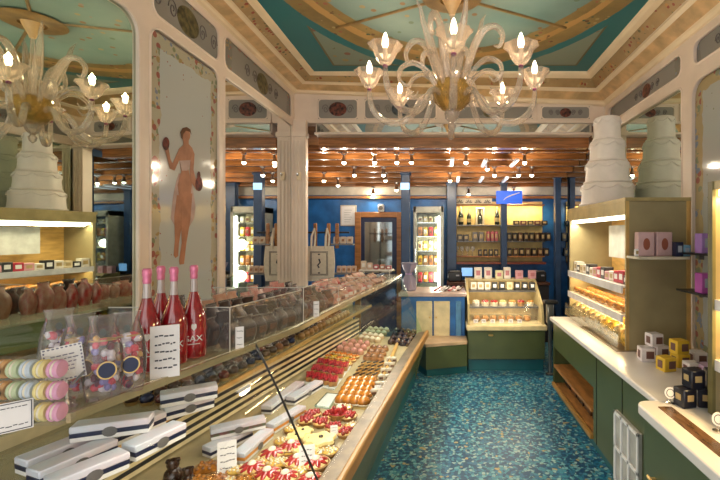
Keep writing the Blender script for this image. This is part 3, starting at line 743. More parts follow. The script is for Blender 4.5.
for k, (px, m, cn, w) in enumerate([(478, whb, 'white and pink', .10), (488, whb, 'white and pink tall', .10), (499, M('lemon_packet', (.75, .70, .42), .5), 'pale yellow', .10), (507, whb, 'white', .09), (519, pinkb, 'pink', .10), (532, pinkb, 'pink', .10)]):
    h = .15 if k < 2 or k == 3 else .11
    smallbox('gift_packet', f'{cn} packet, {ORD[k]} from the left on top of the pastry case', 'packet', 'packets on top of the pastry case', casex(px, ya), ya, za, w, .07, h, m, M('packet_label', (.55, .18, .2), .4))
ya, za = tiers[3][0] - .08, .935
for k, px in enumerate((473.5, 480.5, 487.5, 494.5, 502, 509.5, 517, 524.5, 532)):
    w = ('white', whb) if k in (0, 1, 2, 5) and k < 3 else (('black', bkb) if k != 5 else ('cream', M('lemon_packet')))
    smallbox('chocolate_packet', f'{w[0]} packet, {ORD[k]} from the left in the upper row of the pastry case', 'packet', 'packets in the upper row of the pastry case', casex(px, ya), ya, za, .074, .06, .095, w[1], white if w[0] == 'black' else M('label_gold'))
# cakes and rolls on the two lower tiers
crust = M('crust', (.50, .25, .07), .5, 0, .25, 30, bump=.4, bscale=70); icing = M('cream_icing', (.78, .68, .48), .45, 0, .08, 20); bread = M('golden_bread', (.58, .27, .06), .45, 0, .3, 24, bump=.3)
berry = M('red_berry', (.42, .022, .02), .25, 0, .25, 30, coat=.4); choc = M('dark_chocolate', (.045, .018, .010), .25, 0, .3, 30, coat=.3); amberg = M('amber_glaze', (.62, .22, .025), .16, 0, .35, 18, coat=.7)
ya, za = tiers[1][0] + .07, .745
for k, px in enumerate((476, 485, 494, 503, 512, 521, 530)):
    kinds = [('white cream', icing, whb), ('red berry', berry, icing), ('red berry', berry, icing), ('pale green', M('pistachio', (.42, .42, .16), .5, 0, .2), icing), ('golden', bread, icing), ('red berry', berry, crust), ('golden', bread, icing)][k]
    t = thing('small_cake', f'{kinds[0]} cake, {ORD[k]} from the left on the middle tier of the pastry case', 'cake', (casex(px, ya), ya, za), 0, 'cakes on the middle tier')
    MB().lathe([(.043, 0), (.048, .045), (.040, .05)], 14).build('cake_base', kinds[2], t)
    b = MB()
    for q in range(7): b.ball(.028 * math.cos(q * 1.05) * (q > 0), .028 * math.sin(q * 1.05) * (q > 0), .055, .02, n=7, m=4)
    b.build('cake_topping', kinds[1], t)
ya, za = BY + .17, .568
for k, px in enumerate((477, 485.5, 494, 502.5, 511, 519.5, 528)):
    t = thing('bread_roll', f'glossy golden roll, {ORD[k]} from the left on the bottom tier of the pastry case', 'bread roll', (casex(px, ya), ya + .06, za), .3 * k, 'rolls on the bottom tier')
    b = MB().lathe([(.025, 0), (.045, .015), (.048, .04), (.036, .062), (.01, .07)], 12); b.build('crumb', bread, t)
    b = MB()
    for q in (-1, 0, 1): b.tube([(.02 * q - .015, -.035, .052), (.02 * q, 0, .071), (.02 * q + .015, .035, .052)], .004, 5)
    b.build('scoring', M('pale_scoring', (.75, .5, .2), .5), t)
for k, px in enumerate((476, 484, 493, 502, 511, 520)):
    x = casex(px, BY + .08)
    t = thing('price_card', f'small white price card, {ORD[k]} from the left along the pastry case front', 'price card', (x, BY + .10, za), 0, 'price cards in the pastry case')
    MB().at(rx=-.35).cbox(0, 0, .024, .055, .003, .045).build('card', white, t); MB().at(rx=-.35).cbox(0, -.002, .03, .035, .002, .006).cbox(0, -.002, .016, .028, .002, .005).build('print', ink, t)
t = thing('barrier_post', 'short dark metal post between the pastry case and right counter', 'post', (1.245, 4.98, 0))
MB().lathe([(.05, 0), (.05, .01), (.022, .02), (.022, .55), (.03, .56), (.03, .60)], 14).build('shaft', steel, t); MB().rbox(0, 0, .72, .08, .10, .24, .015).build('head', M('pewter', (.25, .24, .22), .3, .6), t); MB().rbox(0, -.02, .86, .16, .12, .04, .01).build('top_plate', black, t)
# blue counter with cream doors
t = thing('blue_counter', 'blue counter with cream cupboard doors left of the pastry case', 'counter', (-.12, 5.5, 0))
MB().box(-.55, .25, 5.28, 5.8, .0, .88).build('counter_body', blue, t, world=True, bevel=.006)
MB().rbox(-.155, 5.53, .905, .85, .60, .05, .01).build('counter_top', M('pinkish_top', (.62, .46, .40), .3), t, world=True)
for x0, x1 in ((-.36, -.16), (-.14, .06)):
    d = MB().rbox((x0 + x1) / 2, 5.268, .60, x1 - x0, .024, .44, .006).build('door', M('cream_door', (.74, .62, .36), .4), t, world=True)
    MB().ball(x0 + .17 if x0 < -.3 else x0 + .03, 5.25, .62, .012, n=8).build('knob', brass, d).location = (0, 0, 0)
    d.children[0].location = (0, 0, 0)
    for v_ in d.children[0].data.vertices: v_.co -= t.location
MB().rbox(.17, 5.27, .60, .07, .02, .44, .006).build('stile', M('light_blue', (.10, .28, .5), .35), t, world=True)
t = thing('step_plinth', 'low green step with pale wooden top before the blue counter', 'step', (0, 5.05, 0))
Q = [(-.22, 4.86), (.265, 5.0), (.265, 5.25), (-.40, 5.25)]
MB().hexa([(x * .98 + .005, y + .03) for x, y in Q[:2]] + Q[2:], 0, .09).build('kick', tealk, t, world=True)
MB().hexa(Q, .09, .35).build('front_panel', green, t, world=True)
MB().hexa([(-.225, 4.845), (.266, 4.985), (.266, 5.255), (-.41, 5.255)], .352, .39).build('step_top', M('pale_step_wood', (.60, .42, .26), .4, 0, .12), t, world=True, bevel=.004)
for k in range(6):
    x = casex(438 + 4.6 * k, 5.42)
    t = thing('chocolate_bar', f'wrapped chocolate bar, {ORD[k]} from the left on the blue counter top', 'chocolate bar', (x, 5.42, .932), -.5, 'chocolate bars on the blue counter')
    MB().at(rx=.25).rbox(0, 0, .03, .032, .16, .014, .003).build('wrapper', [dark[3], white, dark[2]][k % 3], t); MB().at(rx=.25).rbox(0, -.02, .038, .025, .05, .003, .001).build('band', [white, dark[3], white][k % 3], t)
x = casex(408, 5.3)
t = thing('cellophane_bouquet', 'lavender cellophane wrapped gift standing at the left end of blue counter', 'gift', (-.47, 5.45, .931))
MB().lathe([(.075, 0), (.085, .03), (.08, .15), (.045, .2), (.035, .22), (.07, .28), (.10, .36)], 20, wob=.16, wn=5).build('wrap', glassy('lavender_cello', (.92, .9, .97), 1.6, .35, (.66, .6, .74), .12), t)
MB().tube([(.042 * math.cos(a * PI / 6), .042 * math.sin(a * PI / 6), .215) for a in range(13)], .006, 5).build('ribbon', M('lilac_ribbon', (.5, .3, .6), .4), t); MB().rbox(0, 0, .075, .08, .08, .14, .01).build('gift_box', M('lilac_box', (.55, .45, .6), .5), t)
# ================================================================ RIGHT COUNTER
t = thing('long_counter', 'long olive green counter with white top along the right side', 'counter', (1.45, 3.3, 0))
MB().box(1.16, 1.79, 2.22, 4.34, 0, .10).build('kick', tealk, t, world=True)
b = MB().box(1.12, 1.14, 2.16, 3.17, .10, .76).box(1.12, 1.14, 3.17, 4.36, .50, .76).box(1.12, 1.14, 4.32, 4.36, .10, .5).box(1.12, 1.79, 4.34, 4.36, .10, .76).box(1.14, 1.79, 2.16, 2.18, .1, .76).box(1.14, 1.79, 3.17, 3.19, .1, .76).box(1.77, 1.79, 2.18, 4.34, .1, .76)
b.build('carcass', green, t, world=True)
MB().box(1.09, 1.79, 2.155, 4.38, .762, .80).build('worktop', whitetop, t, world=True, bevel=.008)
ow = M('niche_wood', (.46, .20, .055), .4, 0, .2, 6, stretch=(5, 1, 5))
MB().box(1.14, 1.60, 3.19, 4.32, .10, .13).box(1.58, 1.60, 3.19, 4.32, .13, .5).build('niche_lining', ow, t, world=True)
MB().box(1.115, 1.58, 3.20, 4.31, .30, .325).build('niche_shelf', ow, t, world=True)
MB().box(1.10, 1.125, 3.18, 4.33, .105, .14).build('niche_edge', goldwood, t, world=True)
for y in (2.65, 3.1): MB().box(1.117, 1.121, y, y + .006, .1, .76).build('door_gap', black, t, world=True)
MB().box(1.25, 1.40, 3.06, 3.9, .80, .803).build('inlay_strip', M('inlay_metal', (.30, .22, .16), .3, .5), t, world=True)
d = MB()
b = MB().box(1.10, 1.118, 2.38, 2.72, .06, .52); b.build('cupboard_door', M('door_glass_grey', (.52, .50, .46), .25), t, world=True)
b = MB()
for y in (2.38, 2.50, 2.60, 2.70): b.box(1.09, 1.10, y, y + .02, .06, .52)
for z in (.06, .28, .50): b.box(1.09, 1.10, 2.38, 2.72, z, z + .02)
b.build('lattice', white, t, world=True, bevel=.002)
for k in range(5):
    smallbox('dark_packet', f'dark packet, {ORD[k]} from the far end in the wooden niche', 'packet', 'packets in the counter niche', 1.28, 4.2 - .2 * k, .131, .12, .16, .12, dark[(k % 2) * 2], None)
t = thing('end_counter', 'near green counter with white rounded top and inset strip, lower right', 'counter', (1.4, 1.7, 0))
MB().box(1.05, 1.79, .9, 2.11, 0, .1).build('kick', tealk, t, world=True)
MB().box(1.0, 1.79, .9, 2.12, .10, .752).build('carcass', green, t, world=True, bevel=.01)
pts = [(.965, .88), (1.79, .88), (1.79, 2.15)] + [(1.03 - .065 * math.sin(a * PI / 12), 2.085 + .065 * math.cos(a * PI / 12)) for a in range(7)]
MB().hexa(pts, .755, .805).build('worktop', whitetop, t, world=True, bevel=.008)
MB().hexa([(1.045, 1.0), (1.11, 1.0), (1.11, 2.06), (1.045, 2.06)], .805, .809).build('inset_strip', M('inset_walnut', (.30, .16, .08), .25, .2, .35, 5, stretch=(5, 1, 5)), t, world=True)
for z in (.46, .49): MB().cyl((.975, 1.78, z), (.975, 2.02, z), .008).cyl((.975, 1.8, z), (1.0, 1.8, z), .006).cyl((.975, 2.0, z), (1.0, 2.0, z), .006).build('handle', brass, t, world=True)
# ---------------------------------------------------------------- right display case
CX0, CX1, CY0, CY1 = 1.33, 1.80, 3.08, 4.50
t = thing('tall_display_case', 'tall olive display case on the right counter with lit shelves', 'display case', ((CX0 + CX1) / 2, 3.8, .80))
b = MB().box(CX0, CX1, CY0, CY0 + .03, .801, 1.90); b.build('side_panel', olive, t, world=True, bevel=.003)
MB().box(CX0, CX1, CY1 - .03, CY1, .801, 1.90).build('side_panel', olive, t, world=True, bevel=.003)
MB().box(CX0 - .004, CX0 + .02, CY0 - .004, CY0, .801, 1.90).box(CX1 - .03, CX1, CY0 - .006, CY0, .801, 1.90).build('corner_trim', brass, t, world=True)
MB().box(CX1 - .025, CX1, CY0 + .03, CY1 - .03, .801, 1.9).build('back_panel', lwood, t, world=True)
MB().box(CX0 - .015, CX1, CY0 - .015, CY1 + .015, 1.90, 1.925).build('top_panel', M('brushed_gold', (.46, .36, .16), .35, .4), t, world=True)
MB().box(CX0 - .01, CX0 + .02, CY0, CY1, 1.80, 1.90).build('header', M('brushed_gold'), t, world=True)
MB().box(CX0 + .02, CX0 + .06, CY0 + .04, CY1 - .04, 1.77, 1.80).build('light_strip', M('shelf_strip', (1, .95, .8), .4, emit=(1, .93, .74), es=4), t, world=True)
MB().box(CX1 - .2, CX1 - .03, 3.35, 4.1, 1.44, 1.74).build('mirror_back', M('case_grey_back', (.5, .5, .48), .3), t, world=True)
lamp('case_light', 'AREA', (CX0 + .08, 3.79, 1.76), 10, (1, .86, .6), (0, .35, 0), .05, 1.3)
for z, zc in ((1.27, 1.25), (1.055, 1.03)):
    MB().box(CX0 - .01, CX1 - .03, CY0 + .035, CY1 - .035, z - .012, z).build('shelf', whitetop, t, world=True)
    MB().box(CX0 - .025, CX0 - .01, CY0 + .035, CY1 - .035, z - .055, z + .005).build('shelf_lip', M('shelf_lip_white', (.78, .76, .78), .3), t, world=True)
    lamp('case_light', 'AREA', (CX0 + .10, 3.79, z - .06), 6, (1, .74, .36), (0, .3, 0), .04, 1.3)
MB().box(CX0 - .05, CX0 - .045, CY0 + .04, CY1 - .02, .803, .93).build('front_glass', glass, t, world=True)
MB().box(CX0 + .0, CX1 - .12, CY0 - .20, CY0 - .004, 1.482, 1.50).build('side_shelf', M('side_shelf_cream', (.74, .66, .52), .3), t, world=True)
# boxes on the side shelf
for k, x in enumerate((1.42, 1.545)):
    t = thing('gift_box', ['pink gift box with dark oval window, left one on the case side shelf', 'pink gift box with dark oval window, right one beside the navy boxes'][k], 'box', (x, 2.99, 1.501), -.05 + .1 * k, 'pink boxes on the side shelf')
    MB().rbox(0, 0, .085, .115, .07, .17, .006).build('box_body', M('pale_pink_card', (.66, .44, .46), .45), t)
    b = MB().at(0, -.0358, .085, rx=PI / 2).lathe([(.001, 0), (.028, 0), (.028, .002), (.001, .002)], 16, sx=.85, sy=1.5); b.build('oval_window', M('oval_rust', (.33, .10, .06), .4), t)
for k in range(4):
    smallbox('navy_box', ['small navy box beside the pink boxes on the side shelf', 'navy box with pale print, second after the pink boxes', 'navy box third after the pink boxes', 'navy and light blue box at the right end of side shelf'][k], 'box', 'navy boxes on the side shelf', 1.632 + .058 * k if k < 2 else 1.625 + .05 * (k - 2), 2.995 if k < 2 else 2.93, 1.501, .05, .055, .10 - .02 * (k % 2), navy if k < 3 else M('sky_blue_card', (.2, .4, .6), .4), M('pale_print', (.45, .5, .6), .5))
smallbox('place_card', 'small white card at the left end of case side shelf', 'card', None, 1.355, 2.97, 1.501, .03, .02, .05, white)
# goods: top tier packets, middle croissants, bottom yellow bags
cn = ['white', 'pink', 'red', 'black', 'cream']
cm = [whb, pinkb, M('red_packet', (.5, .02, .05), .4), bkb, M('cream_packet', (.75, .62, .4), .5)]
for k in range(14):
    y = CY0 + .10 + .095 * k; q = [3, 2, 2, 0, 1, 3, 2, 1, 0, 3, 0, 4, 3, 0][k]
    smallbox('sweet_packet', f'{cn[q]} packet, {ORD[k]} from the near side on the top tier of the tall case', 'packet', 'packets on the top tier of the tall case', CX0 + .08, y, 1.272, .10, .08, [.07, .10, .09, .08][k % 4], cm[q], white if q in (2, 3) else M('label_gold'), PI / 2 * 3)
t = thing('croissant', '', 'croissant')
L = [(.06 * math.cos(a), .06 * math.sin(a) - .02, .024) for a in [PI * (.05 + .9 * k / 10) for k in range(11)]]
MB().tube(L, [.006 + .022 * math.sin(PI * k / 10) ** .7 for k in range(11)], 9).build('dough', bread, t)
b = MB()
for k in range(2, 9):
    x, y, z = L[k]; r = .0235 * math.sin(PI * k / 10) ** .7 + .004
    dirv = Vector((x, y + .02, 0)).normalized()
    b.tube([tuple(Vector((x, y, z)) + dirv * r * math.cos(a) + Vector((0, 0, 1)) * r * math.sin(a)) for a in [PI * q / 6 for q in range(7)]], .003, 4)
b.build('ridges', M('dark_crust', (.34, .13, .03), .4), t)
CR = Proto(t)
for k in range(18):
    y = CY0 + .12 + .145 * (k // 2)
    CR.put((CX0 + .08 + .13 * (k % 2), y, 1.063), 1.2 + .3 * (k % 3), f'golden croissant, {ORD[k // 2]} from the near side in the {["front", "rear"][k % 2]} row of the middle tier', 'croissants on the middle tier', 1.0)
ybag = M('yellow_pasta', (.75, .44, .05), .45, 0, .35, 40); gbag = M('pale_biscuit', (.58, .42, .18), .5, 0, .35, 40); kb = [ybag, gbag, M('straw_biscuit', (.66, .50, .26), .5, 0, .35, 40)]
def bagmesh(w, d, h):
    rs = []
    for k in range(9):
        q = k / 8
        ww = w * (.86 + .2 * math.sin(PI * min(1, q * 1.3)) if q < .75 else .86 - (q - .75) * 1.6); dd = d * (.75 + .5 * math.sin(PI * q)) * (1 if q < .72 else max(.12, 1 - (q - .72) * 3.4))
        if q > .93: ww = w * .75; dd = d * .12
        rs.append([(ww / 2 * math.copysign(abs(math.cos(a)) ** .6, math.cos(a)), dd / 2 * math.copysign(abs(math.sin(a)) ** .6, math.sin(a)), q * h) for a in [2 * PI * i / 14 for i in range(14)]])
    return rs
for k in range(20):
    rr = k % 2; y = CY0 + .11 + .135 * (k // 2); q = [0, 0, 1, 0, 0, 2, 0, 0, 1, 2, 2, 0, 1, 2, 1, 0, 2, 1, 2, 2][k]
    t = thing('biscuit_bag', f'{["yellow", "tan", "straw coloured"][q]} bag of biscuits, {ORD[k // 2]} from the near side, {["front", "rear"][rr]} row under the croissants', 'bag', (CX0 + .07 + .15 * rr, y, .802), PI / 2 + .2 * math.sin(k * 2.1), 'biscuit bags on the bottom tier', )
    MB().loft(bagmesh(.12, .10, .15 + .04 * rr)).build('bag_body', kb[q], t)
    MB().cbox(0, -.06, .07, .05, .004, .04).build('bag_label', white, t)
    b = MB().tube([(.045 * math.cos(a), .03 * math.sin(a), (.15 + .04 * rr) * .86) for a in [2 * PI * i / 10 for i in range(11)]], .004, 5); b.build('tie', [brass, M('red_packet')][k % 2], t)
# ---------------------------------------------------------------- wedding cake
t = thing('tiered_cake', 'tall white tiered show cake on top of the right display case', 'cake', (1.565, 4.05, 1.926))
ci = M('white_fondant', (.88, .80, .75), .5, 0, .04, 10)
z = 0
for i, (r, h) in enumerate(((.245, .215), (.205, .205), (.165, .205), (.125, .225))):
    p_ = MB().lathe([(r * .99, z), (r * 1.03, z + .012), (r, z + .03), (r * .97, z + h * .5), (r * .97, z + h - .03), (r * .95, z + h - .01), (r * .88, z + h)], 32, wob=.022, wn=8).build('tier', ci, t)
    L = []
    for k in range(8):
        a0 = 2 * PI * k / 8
        L += [(r * 1.0 * math.cos(a0 + PI / 4 * q / 5), r * 1.0 * math.sin(a0 + PI / 4 * q / 5), z + h - .025 - .035 * math.sin(PI * q / 5)) for q in range(5)]
    MB().tube(L + [L[0]], .006, 5).build('swag', ci, p_)
    MB().tube([(r * 1.03 * math.cos(a), r * 1.03 * math.sin(a), z + .012) for a in [2 * PI * q / 32 for q in range(33)]], .011, 6).build('bead_border', ci, p_)
    z += h
# ---------------------------------------------------------------- boxes on the right counter
yel = M('yellow_card', (.78, .50, .03), .4); wbx = M('white_box_card', (.78, .72, .74), .45); lil = M('lilac_card', (.52, .36, .55), .45); brn = M('brown_window', (.16, .07, .06), .4)
def cubebox(label, px, py, z, m, s=.085, rz=.15, Y=None, lab=None):
    if Y is None: X, Y = Pz(px, py, z)
    else: X = (px - VX) * Y / F
    t = thing('favour_box', label, 'box', (X, Y, z), rz, 'small gift boxes on the right counter')
    MB().rbox(0, 0, s / 2, s, s, s, .004).build('box_body', m, t)
    MB().cbox(s * .12, -s / 2 - .0008, s * .5, s * .55, .0016, s * .55).build('box_window', lab or brn, t); MB().cbox(-s / 2 - .0008, 0, s * .5, .0016, s * .5, s * .55).build('box_window', lab or brn, t)
    return t
c0 = .801
cubebox('white box at the left front of the gift box pile', 646, 360, c0, wbx, .09, -.1)
cubebox('white box with brown window, right of the leftmost white box', 660, 357, c0, wbx, .085, .1)
cubebox('yellow box in the front row, lower left of the yellow ones', 666, 370, c0, yel, .085, .2)
cubebox('yellow box in the front row, under the topmost yellow one', 680, 366, c0, yel, .085, .1)
cubebox('white box in the front row right of the yellow boxes', 692, 375, c0, wbx, .08, .0)
cubebox('lilac box at the right end of the gift box pile', 705, 377, c0, lil, .08, .15)
cubebox('white box at the right behind the lilac one', 698, 364, c0, wbx, .085, -.1)
cubebox('white box topmost of the pile, above the leftmost white boxes', 654, 0, c0 + .0916, wbx, .085, .15, 2.88)
cubebox('yellow box topmost of the pile, above the front yellow box', 679, 0, c0 + .0866, yel, .085, .15, 2.72)
# black boxes and round tags on the near counter
def blackbox(label, x, y, z, rz, tilt=0):
    t = thing('black_box', label, 'box', (x, y, z), rz, 'black boxes on the near counter'); t.rotation_euler = (tilt, 0, rz)
    MB().rbox(0, 0, .045, .075, .075, .09, .005).build('box_body', M('black_card', (.012, .013, .025), .3), t)
    MB().cbox(0, -.0382, .05, .035, .0012, .03).build('gold_print', M('label_gold'), t); MB().cbox(-.0382, 0, .05, .0012, .035, .03).build('gold_print', M('label_gold'), t)
z0 = .806
blackbox('black box at the left front of the black pile', 1.185, 2.075, z0, .2)
blackbox('black box in the middle front of the black pile', 1.28, 2.08, z0, -.2)
blackbox('black box at the right end of the black pile', 1.375, 2.05, z0, .3)
blackbox('black box on top of the black pile, left', 1.23, 2.08, z0 + .091, .1)
blackbox('black box on top of the black pile, right', 1.325, 2.07, z0 + .091, -.3)
for k, (x, y, w) in enumerate(((1.125, 2.10, 'left of the black boxes on the near counter'), (1.17, 1.80, 'right of the black boxes beside the inset strip'))):
    t = thing('round_tag', 'small white round tag on a stand, ' + w, 'tag', (x, y, z0), 0, 'round tags on the near counter')
    MB().lathe([(.022, 0), (.022, .006), (.004, .012), (.003, .03)], 12).build('tag_base', chrome, t)
    MB().at(0, 0, .055, rx=PI / 2 - .2).lathe([(.001, 0), (.028, 0), (.028, .003), (.001, .003)], 18).build('tag_disc', white, t); MB().at(0, -.0035, .055, rx=PI / 2 - .2).lathe([(.017, 0), (.017, .001), (.02, .001), (.02, 0)], 18, caps=False).build('tag_ring', ink, t)
# ---------------------------------------------------------------- orange-lit cabinet at the right edge
t = thing('lit_cabinet', 'orange-lit glass cabinet standing on the near counter at right edge', 'display case', (1.55, 1.6, .806))
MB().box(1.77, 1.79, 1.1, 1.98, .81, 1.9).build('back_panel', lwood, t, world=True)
MB().box(1.255, 1.79, 1.96, 1.985, .81, 1.9).build('side_panel', olive, t, world=True)
MB().box(1.255, 1.79, 1.1, 1.125, .81, 1.9).build('side_panel', olive, t, world=True)
MB().box(1.25, 1.79, 1.09, 1.99, 1.86, 1.90).build('top_panel', olive, t, world=True)
MB().box(1.245, 1.26, 1.955, 1.99, .81, 1.9).build('corner_post', M('olive_post', (.16, .14, .05), .4), t, world=True)
for z in (1.35, 1.07): MB().box(1.255, 1.77, 1.125, 1.96, z - .05, z).build('shelf', M('shelf_lip_white'), t, world=True)
MB().box(1.27, 1.30, 1.13, 1.95, 1.83, 1.86).build('light_strip', M('orange_strip', (1, .8, .4), .4, emit=(1, .72, .3), es=6), t, world=True)
lamp('cabinet_light', 'AREA', (1.33, 1.55, 1.82), 8, (1, .68, .28), (0, .3, 0), .05, .8)
lamp('cabinet_light', 'AREA', (1.33, 1.55, 1.29), 5, (1, .68, .28), (0, .3, 0), .04, .8)
for k in range(3):
    t = thing('pastry_ring', f'brown glazed pastry ring, {ORD[k]} from the far end on the lower cabinet shelf', 'pastry', (1.36, 1.88 - .15 * k, 1.071), 0, 'pastry rings in the lit cabinet')
    MB().tube([(.045 * math.cos(a), .045 * math.sin(a), .022) for a in [2 * PI * i / 16 for i in range(17)]], .022, 8).build('ring', M('brown_glaze', (.40, .11, .04), .3, 0, .3), t); MB().tube([(.045 * math.cos(a), .045 * math.sin(a), .042) for a in [2 * PI * i / 16 for i in range(17)]], .006, 6).build('icing', icing, t)
# fruit basket figure on the cabinet top
t = thing('flower_arrangement', 'red and brown dried flower arrangement on top of the lit cabinet', 'flowers', (1.45, 1.88, 1.901))
MB().lathe([(.06, 0), (.075, .02), (.065, .10), (.08, .13)], 16).build('pot', M('stone_pot', (.5, .44, .34), .6), t)
b = MB(); b2 = MB()
for k in range(12):
    a = k * 2.4; r = .03 + .10 * (k % 4) / 3; h = .2 + .11 * ((k * 5) % 7) / 6
    b.tube([(0, 0, .12), (r * .4 * math.cos(a), r * .4 * math.sin(a), h * .7), (r * math.cos(a), r * math.sin(a), h)], .004, 5)
    b2.ball(r * math.cos(a), r * math.sin(a), h, .02, n=8, m=5)
b.build('stem', M('dry_stem', (.25, .17, .08), .6), t); b2.build('blossom', M('rust_blossom', (.38, .06, .04), .5), t)
# lilac boxes on dark shelves against the right panel
for i, z in enumerate((1.53, 1.27)):
    t = thing('wall_shelf', ['thin dark shelf on the right panel, upper', 'thin dark shelf on the right panel, lower'][i], 'shelf', (1.75, 2.78, z), 0)
    MB().cbox(-.03, 0, -.006, .16, .40, .012).build('board', black, t); MB().cbox(.02, -.1, -.03, .03, .012, .04).cbox(.02, .12, -.03, .03, .012, .04).build('bracket', steel, t)
    smallbox('lilac_box', ['lilac box on the upper dark shelf of the right panel', 'magenta box on the lower dark shelf of the right panel'][i], 'box', None, 1.70, 2.75, z + .001, .085, .08, .13, [M('lilac_shelf_card', (.45, .25, .70), .4), M('magenta_card', (.52, .10, .48), .4)][i], M('pale_print'))  # both boxes are plain coloured card, lilac above and magenta below
# ================================================================ CHANDELIER
murano = glassy('murano_glass', (1, .97, .94), 1.9, .22, (.95, .80, .66), .05)
muranog = glassy('murano_gold', (.95, .78, .45), 1.5, .35, (.62, .40, .10), .08)
viol = M('violet_glass', (.30, .06, .16), .15, 0, .1, coat=.5)
bulbm = M('candle_bulb', (1, .9, .7), .3, emit=(1.0, .82, .55), es=14)
CX, CY = .05, 3.0

t = thing('chandelier', 'large clear glass chandelier with lit candle bulbs hanging from the painted ceiling', 'chandelier', (CX, CY, 2.4))
def z_(z): return z - 2.4 - (.05 if z < 3.2 else 0)
MB().lathe([(.02, z_(3.22)), (.03, z_(3.25)), (.07, z_(3.33)), (.075, z_(3.36))], 16).build('ceiling_cap', goldc, t)
MB().lathe([(.012, z_(2.74)), (.03, z_(2.82)), (.022, z_(2.9)), (.034, z_(3.0)), (.016, z_(3.1)), (.014, z_(3.25))], 14).build('stem', murano, t)
MB().lathe([(.02, z_(2.59)), (.08, z_(2.60)), (.125, z_(2.65)), (.14, z_(2.72)), (.11, z_(2.79)), (.05, z_(2.82))], 20, wob=.03, wn=10).build('bowl', muranog, t)
MB().lathe([(.004, z_(2.43)), (.022, z_(2.45)), (.03, z_(2.48)), (.015, z_(2.50)), (.045, z_(2.53)), (.055, z_(2.57)), (.03, z_(2.61))], 16).build('finial', murano, t)
NA = 8
for k in range(NA):
    a = -PI / 2 + 2 * PI * k / NA
    ca, sa = math.cos(a), math.sin(a)
    prof_ = [(.09, 2.66), (.16, 2.70), (.22, 2.67), (.27, 2.58), (.34, 2.515), (.43, 2.50), (.52, 2.54), (.575, 2.62), (.59, 2.70), (.59, 2.735)]
    ps = spl([(r, z, q) for (r, z), q in zip(prof_, [.018, .019, .020, .023, .025, .025, .023, .020, .017, .015])], 3)
    arm = MB().tube([(r * ca, r * sa, z_(z)) for r, z, q in ps], [q for r, z, q in ps], 8).build('arm', murano, t)
    x, y = .59 * ca, .59 * sa
    kn = MB().ball(x, y, z_(2.738), .017, .017, .012).build('knob', viol, arm)
    n = 18
    cup = MB().lathe([(.012, z_(2.745)), (.035, z_(2.755)), (.058, z_(2.79)), (.076, z_(2.835)), (.108, z_(2.865)), (.074, z_(2.84)), (.054, z_(2.795)), (.014, z_(2.765))], n, x, y, wob=.05, wn=9, caps=False).build('cup', murano, t)
    MB().lathe([(.012, z_(2.77)), (.013, z_(2.845)), (.012, z_(2.85))], 10, x, y).build('candle_sleeve', M('sleeve_ivory', (.85, .75, .6), .4), t)
    MB().lathe([(.012, z_(2.85)), (.021, z_(2.875)), (.018, z_(2.905)), (.006, z_(2.94)), (.002, z_(2.945))], 12, x, y).build('bulb', bulbm, t)
    lamp('candle_light', 'POINT', (CX + x, CY + y, 2.855), 24, WARM, size=.02)
for k in range(8):
    a = -PI / 2 + 2 * PI * (k + .5) / 8; ca, sa = math.cos(a), math.sin(a)
    if k % 2 == 0: L = [(.06, 2.74), (.10, 2.86), (.15, 3.0), (.20, 3.14), (.27, 3.28)]; R_ = [.02, .022, .026, .02, .003]
    else: L = [(.06, 2.74), (.12, 2.88), (.17, 3.02), (.24, 3.12), (.32, 3.13), (.37, 3.06), (.35, 2.99), (.31, 3.0)]; R_ = [.02, .02, .022, .02, .018, .015, .011, .005]
    ps = spl([(r, z, q * 1.25) for (r, z), q in zip(L, R_)], 4)
    MB().tube([(r * ca, r * sa, z_(z)) for r, z, q in ps], [max(q, .002) for r, z, q in ps], 8).build('leaf', murano, t)
for k in range(8):
    a = -PI / 2 + 2 * PI * k / 8 + .25; ca, sa = math.cos(a), math.sin(a)
    L = [(.09, 2.70), (.17, 2.84), (.27, 2.90), (.36, 2.86), (.38, 2.78), (.33, 2.74), (.29, 2.78)]
    ps = spl([(r, z, q) for (r, z), q in zip(L, [.016, .018, .019, .017, .014, .010, .004])], 4)
    MB().tube([(r * ca, r * sa, z_(z)) for r, z, q in ps], [max(q, .002) for r, z, q in ps], 7).build('scroll', murano, t)
# ================================================================ LEFT DISPLAY CASE
def xr(y): return -.45 + .0905 * (y - 1.87)
def xb(y): return -.485 + .0752 * (y - 2.83)
def xl(y): return -1.46 + .18 * (y - 2.157)
def xm(y): return -1.29 + .129 * (y - 1.371)
XTP = [(.5, -1.07), (.92, -.977), (2.05, -.72), (2.95, -.655), (3.86, -.56), (4.9, -.50)]
def xt(y):
    for (a, p), (c, q) in zip(XTP, XTP[1:]):
        if y <= c: return p + (q - p) * (y - a) / (c - a)
    return XTP[-1][1]
def wallx(y): return XL - .02 if y > 2.36 else XL - .02 - math.tan(AN) * (2.36 - y)
def xbk(y): return xl(y) - .09
def xtb(y): return xt(y) - .56
TS, MS = 1.20, .85
CA, CB = 1.05, 4.80
YS = [CA, 1.5, 2.05, 2.36, 2.95, 3.4, 3.86, 4.3, CB]
t = thing('long_display_case', 'long glass pastry display case along the left, green front and gold rail', 'display case', (-.9, 2.9, 0))
LC = t
def strip(b, fa, fb_, z0, z1, ys=YS):
    for a, c in zip(ys, ys[1:]): b.hexa([(fa(a), a), (fb_(a), a), (fb_(c), c), (fa(c), c)], z0, z1)
    return b
strip(MB(), lambda y: xb(y) - .10, lambda y: xb(y), 0, .10).build('kick', tealk, t, world=True)
b = MB()
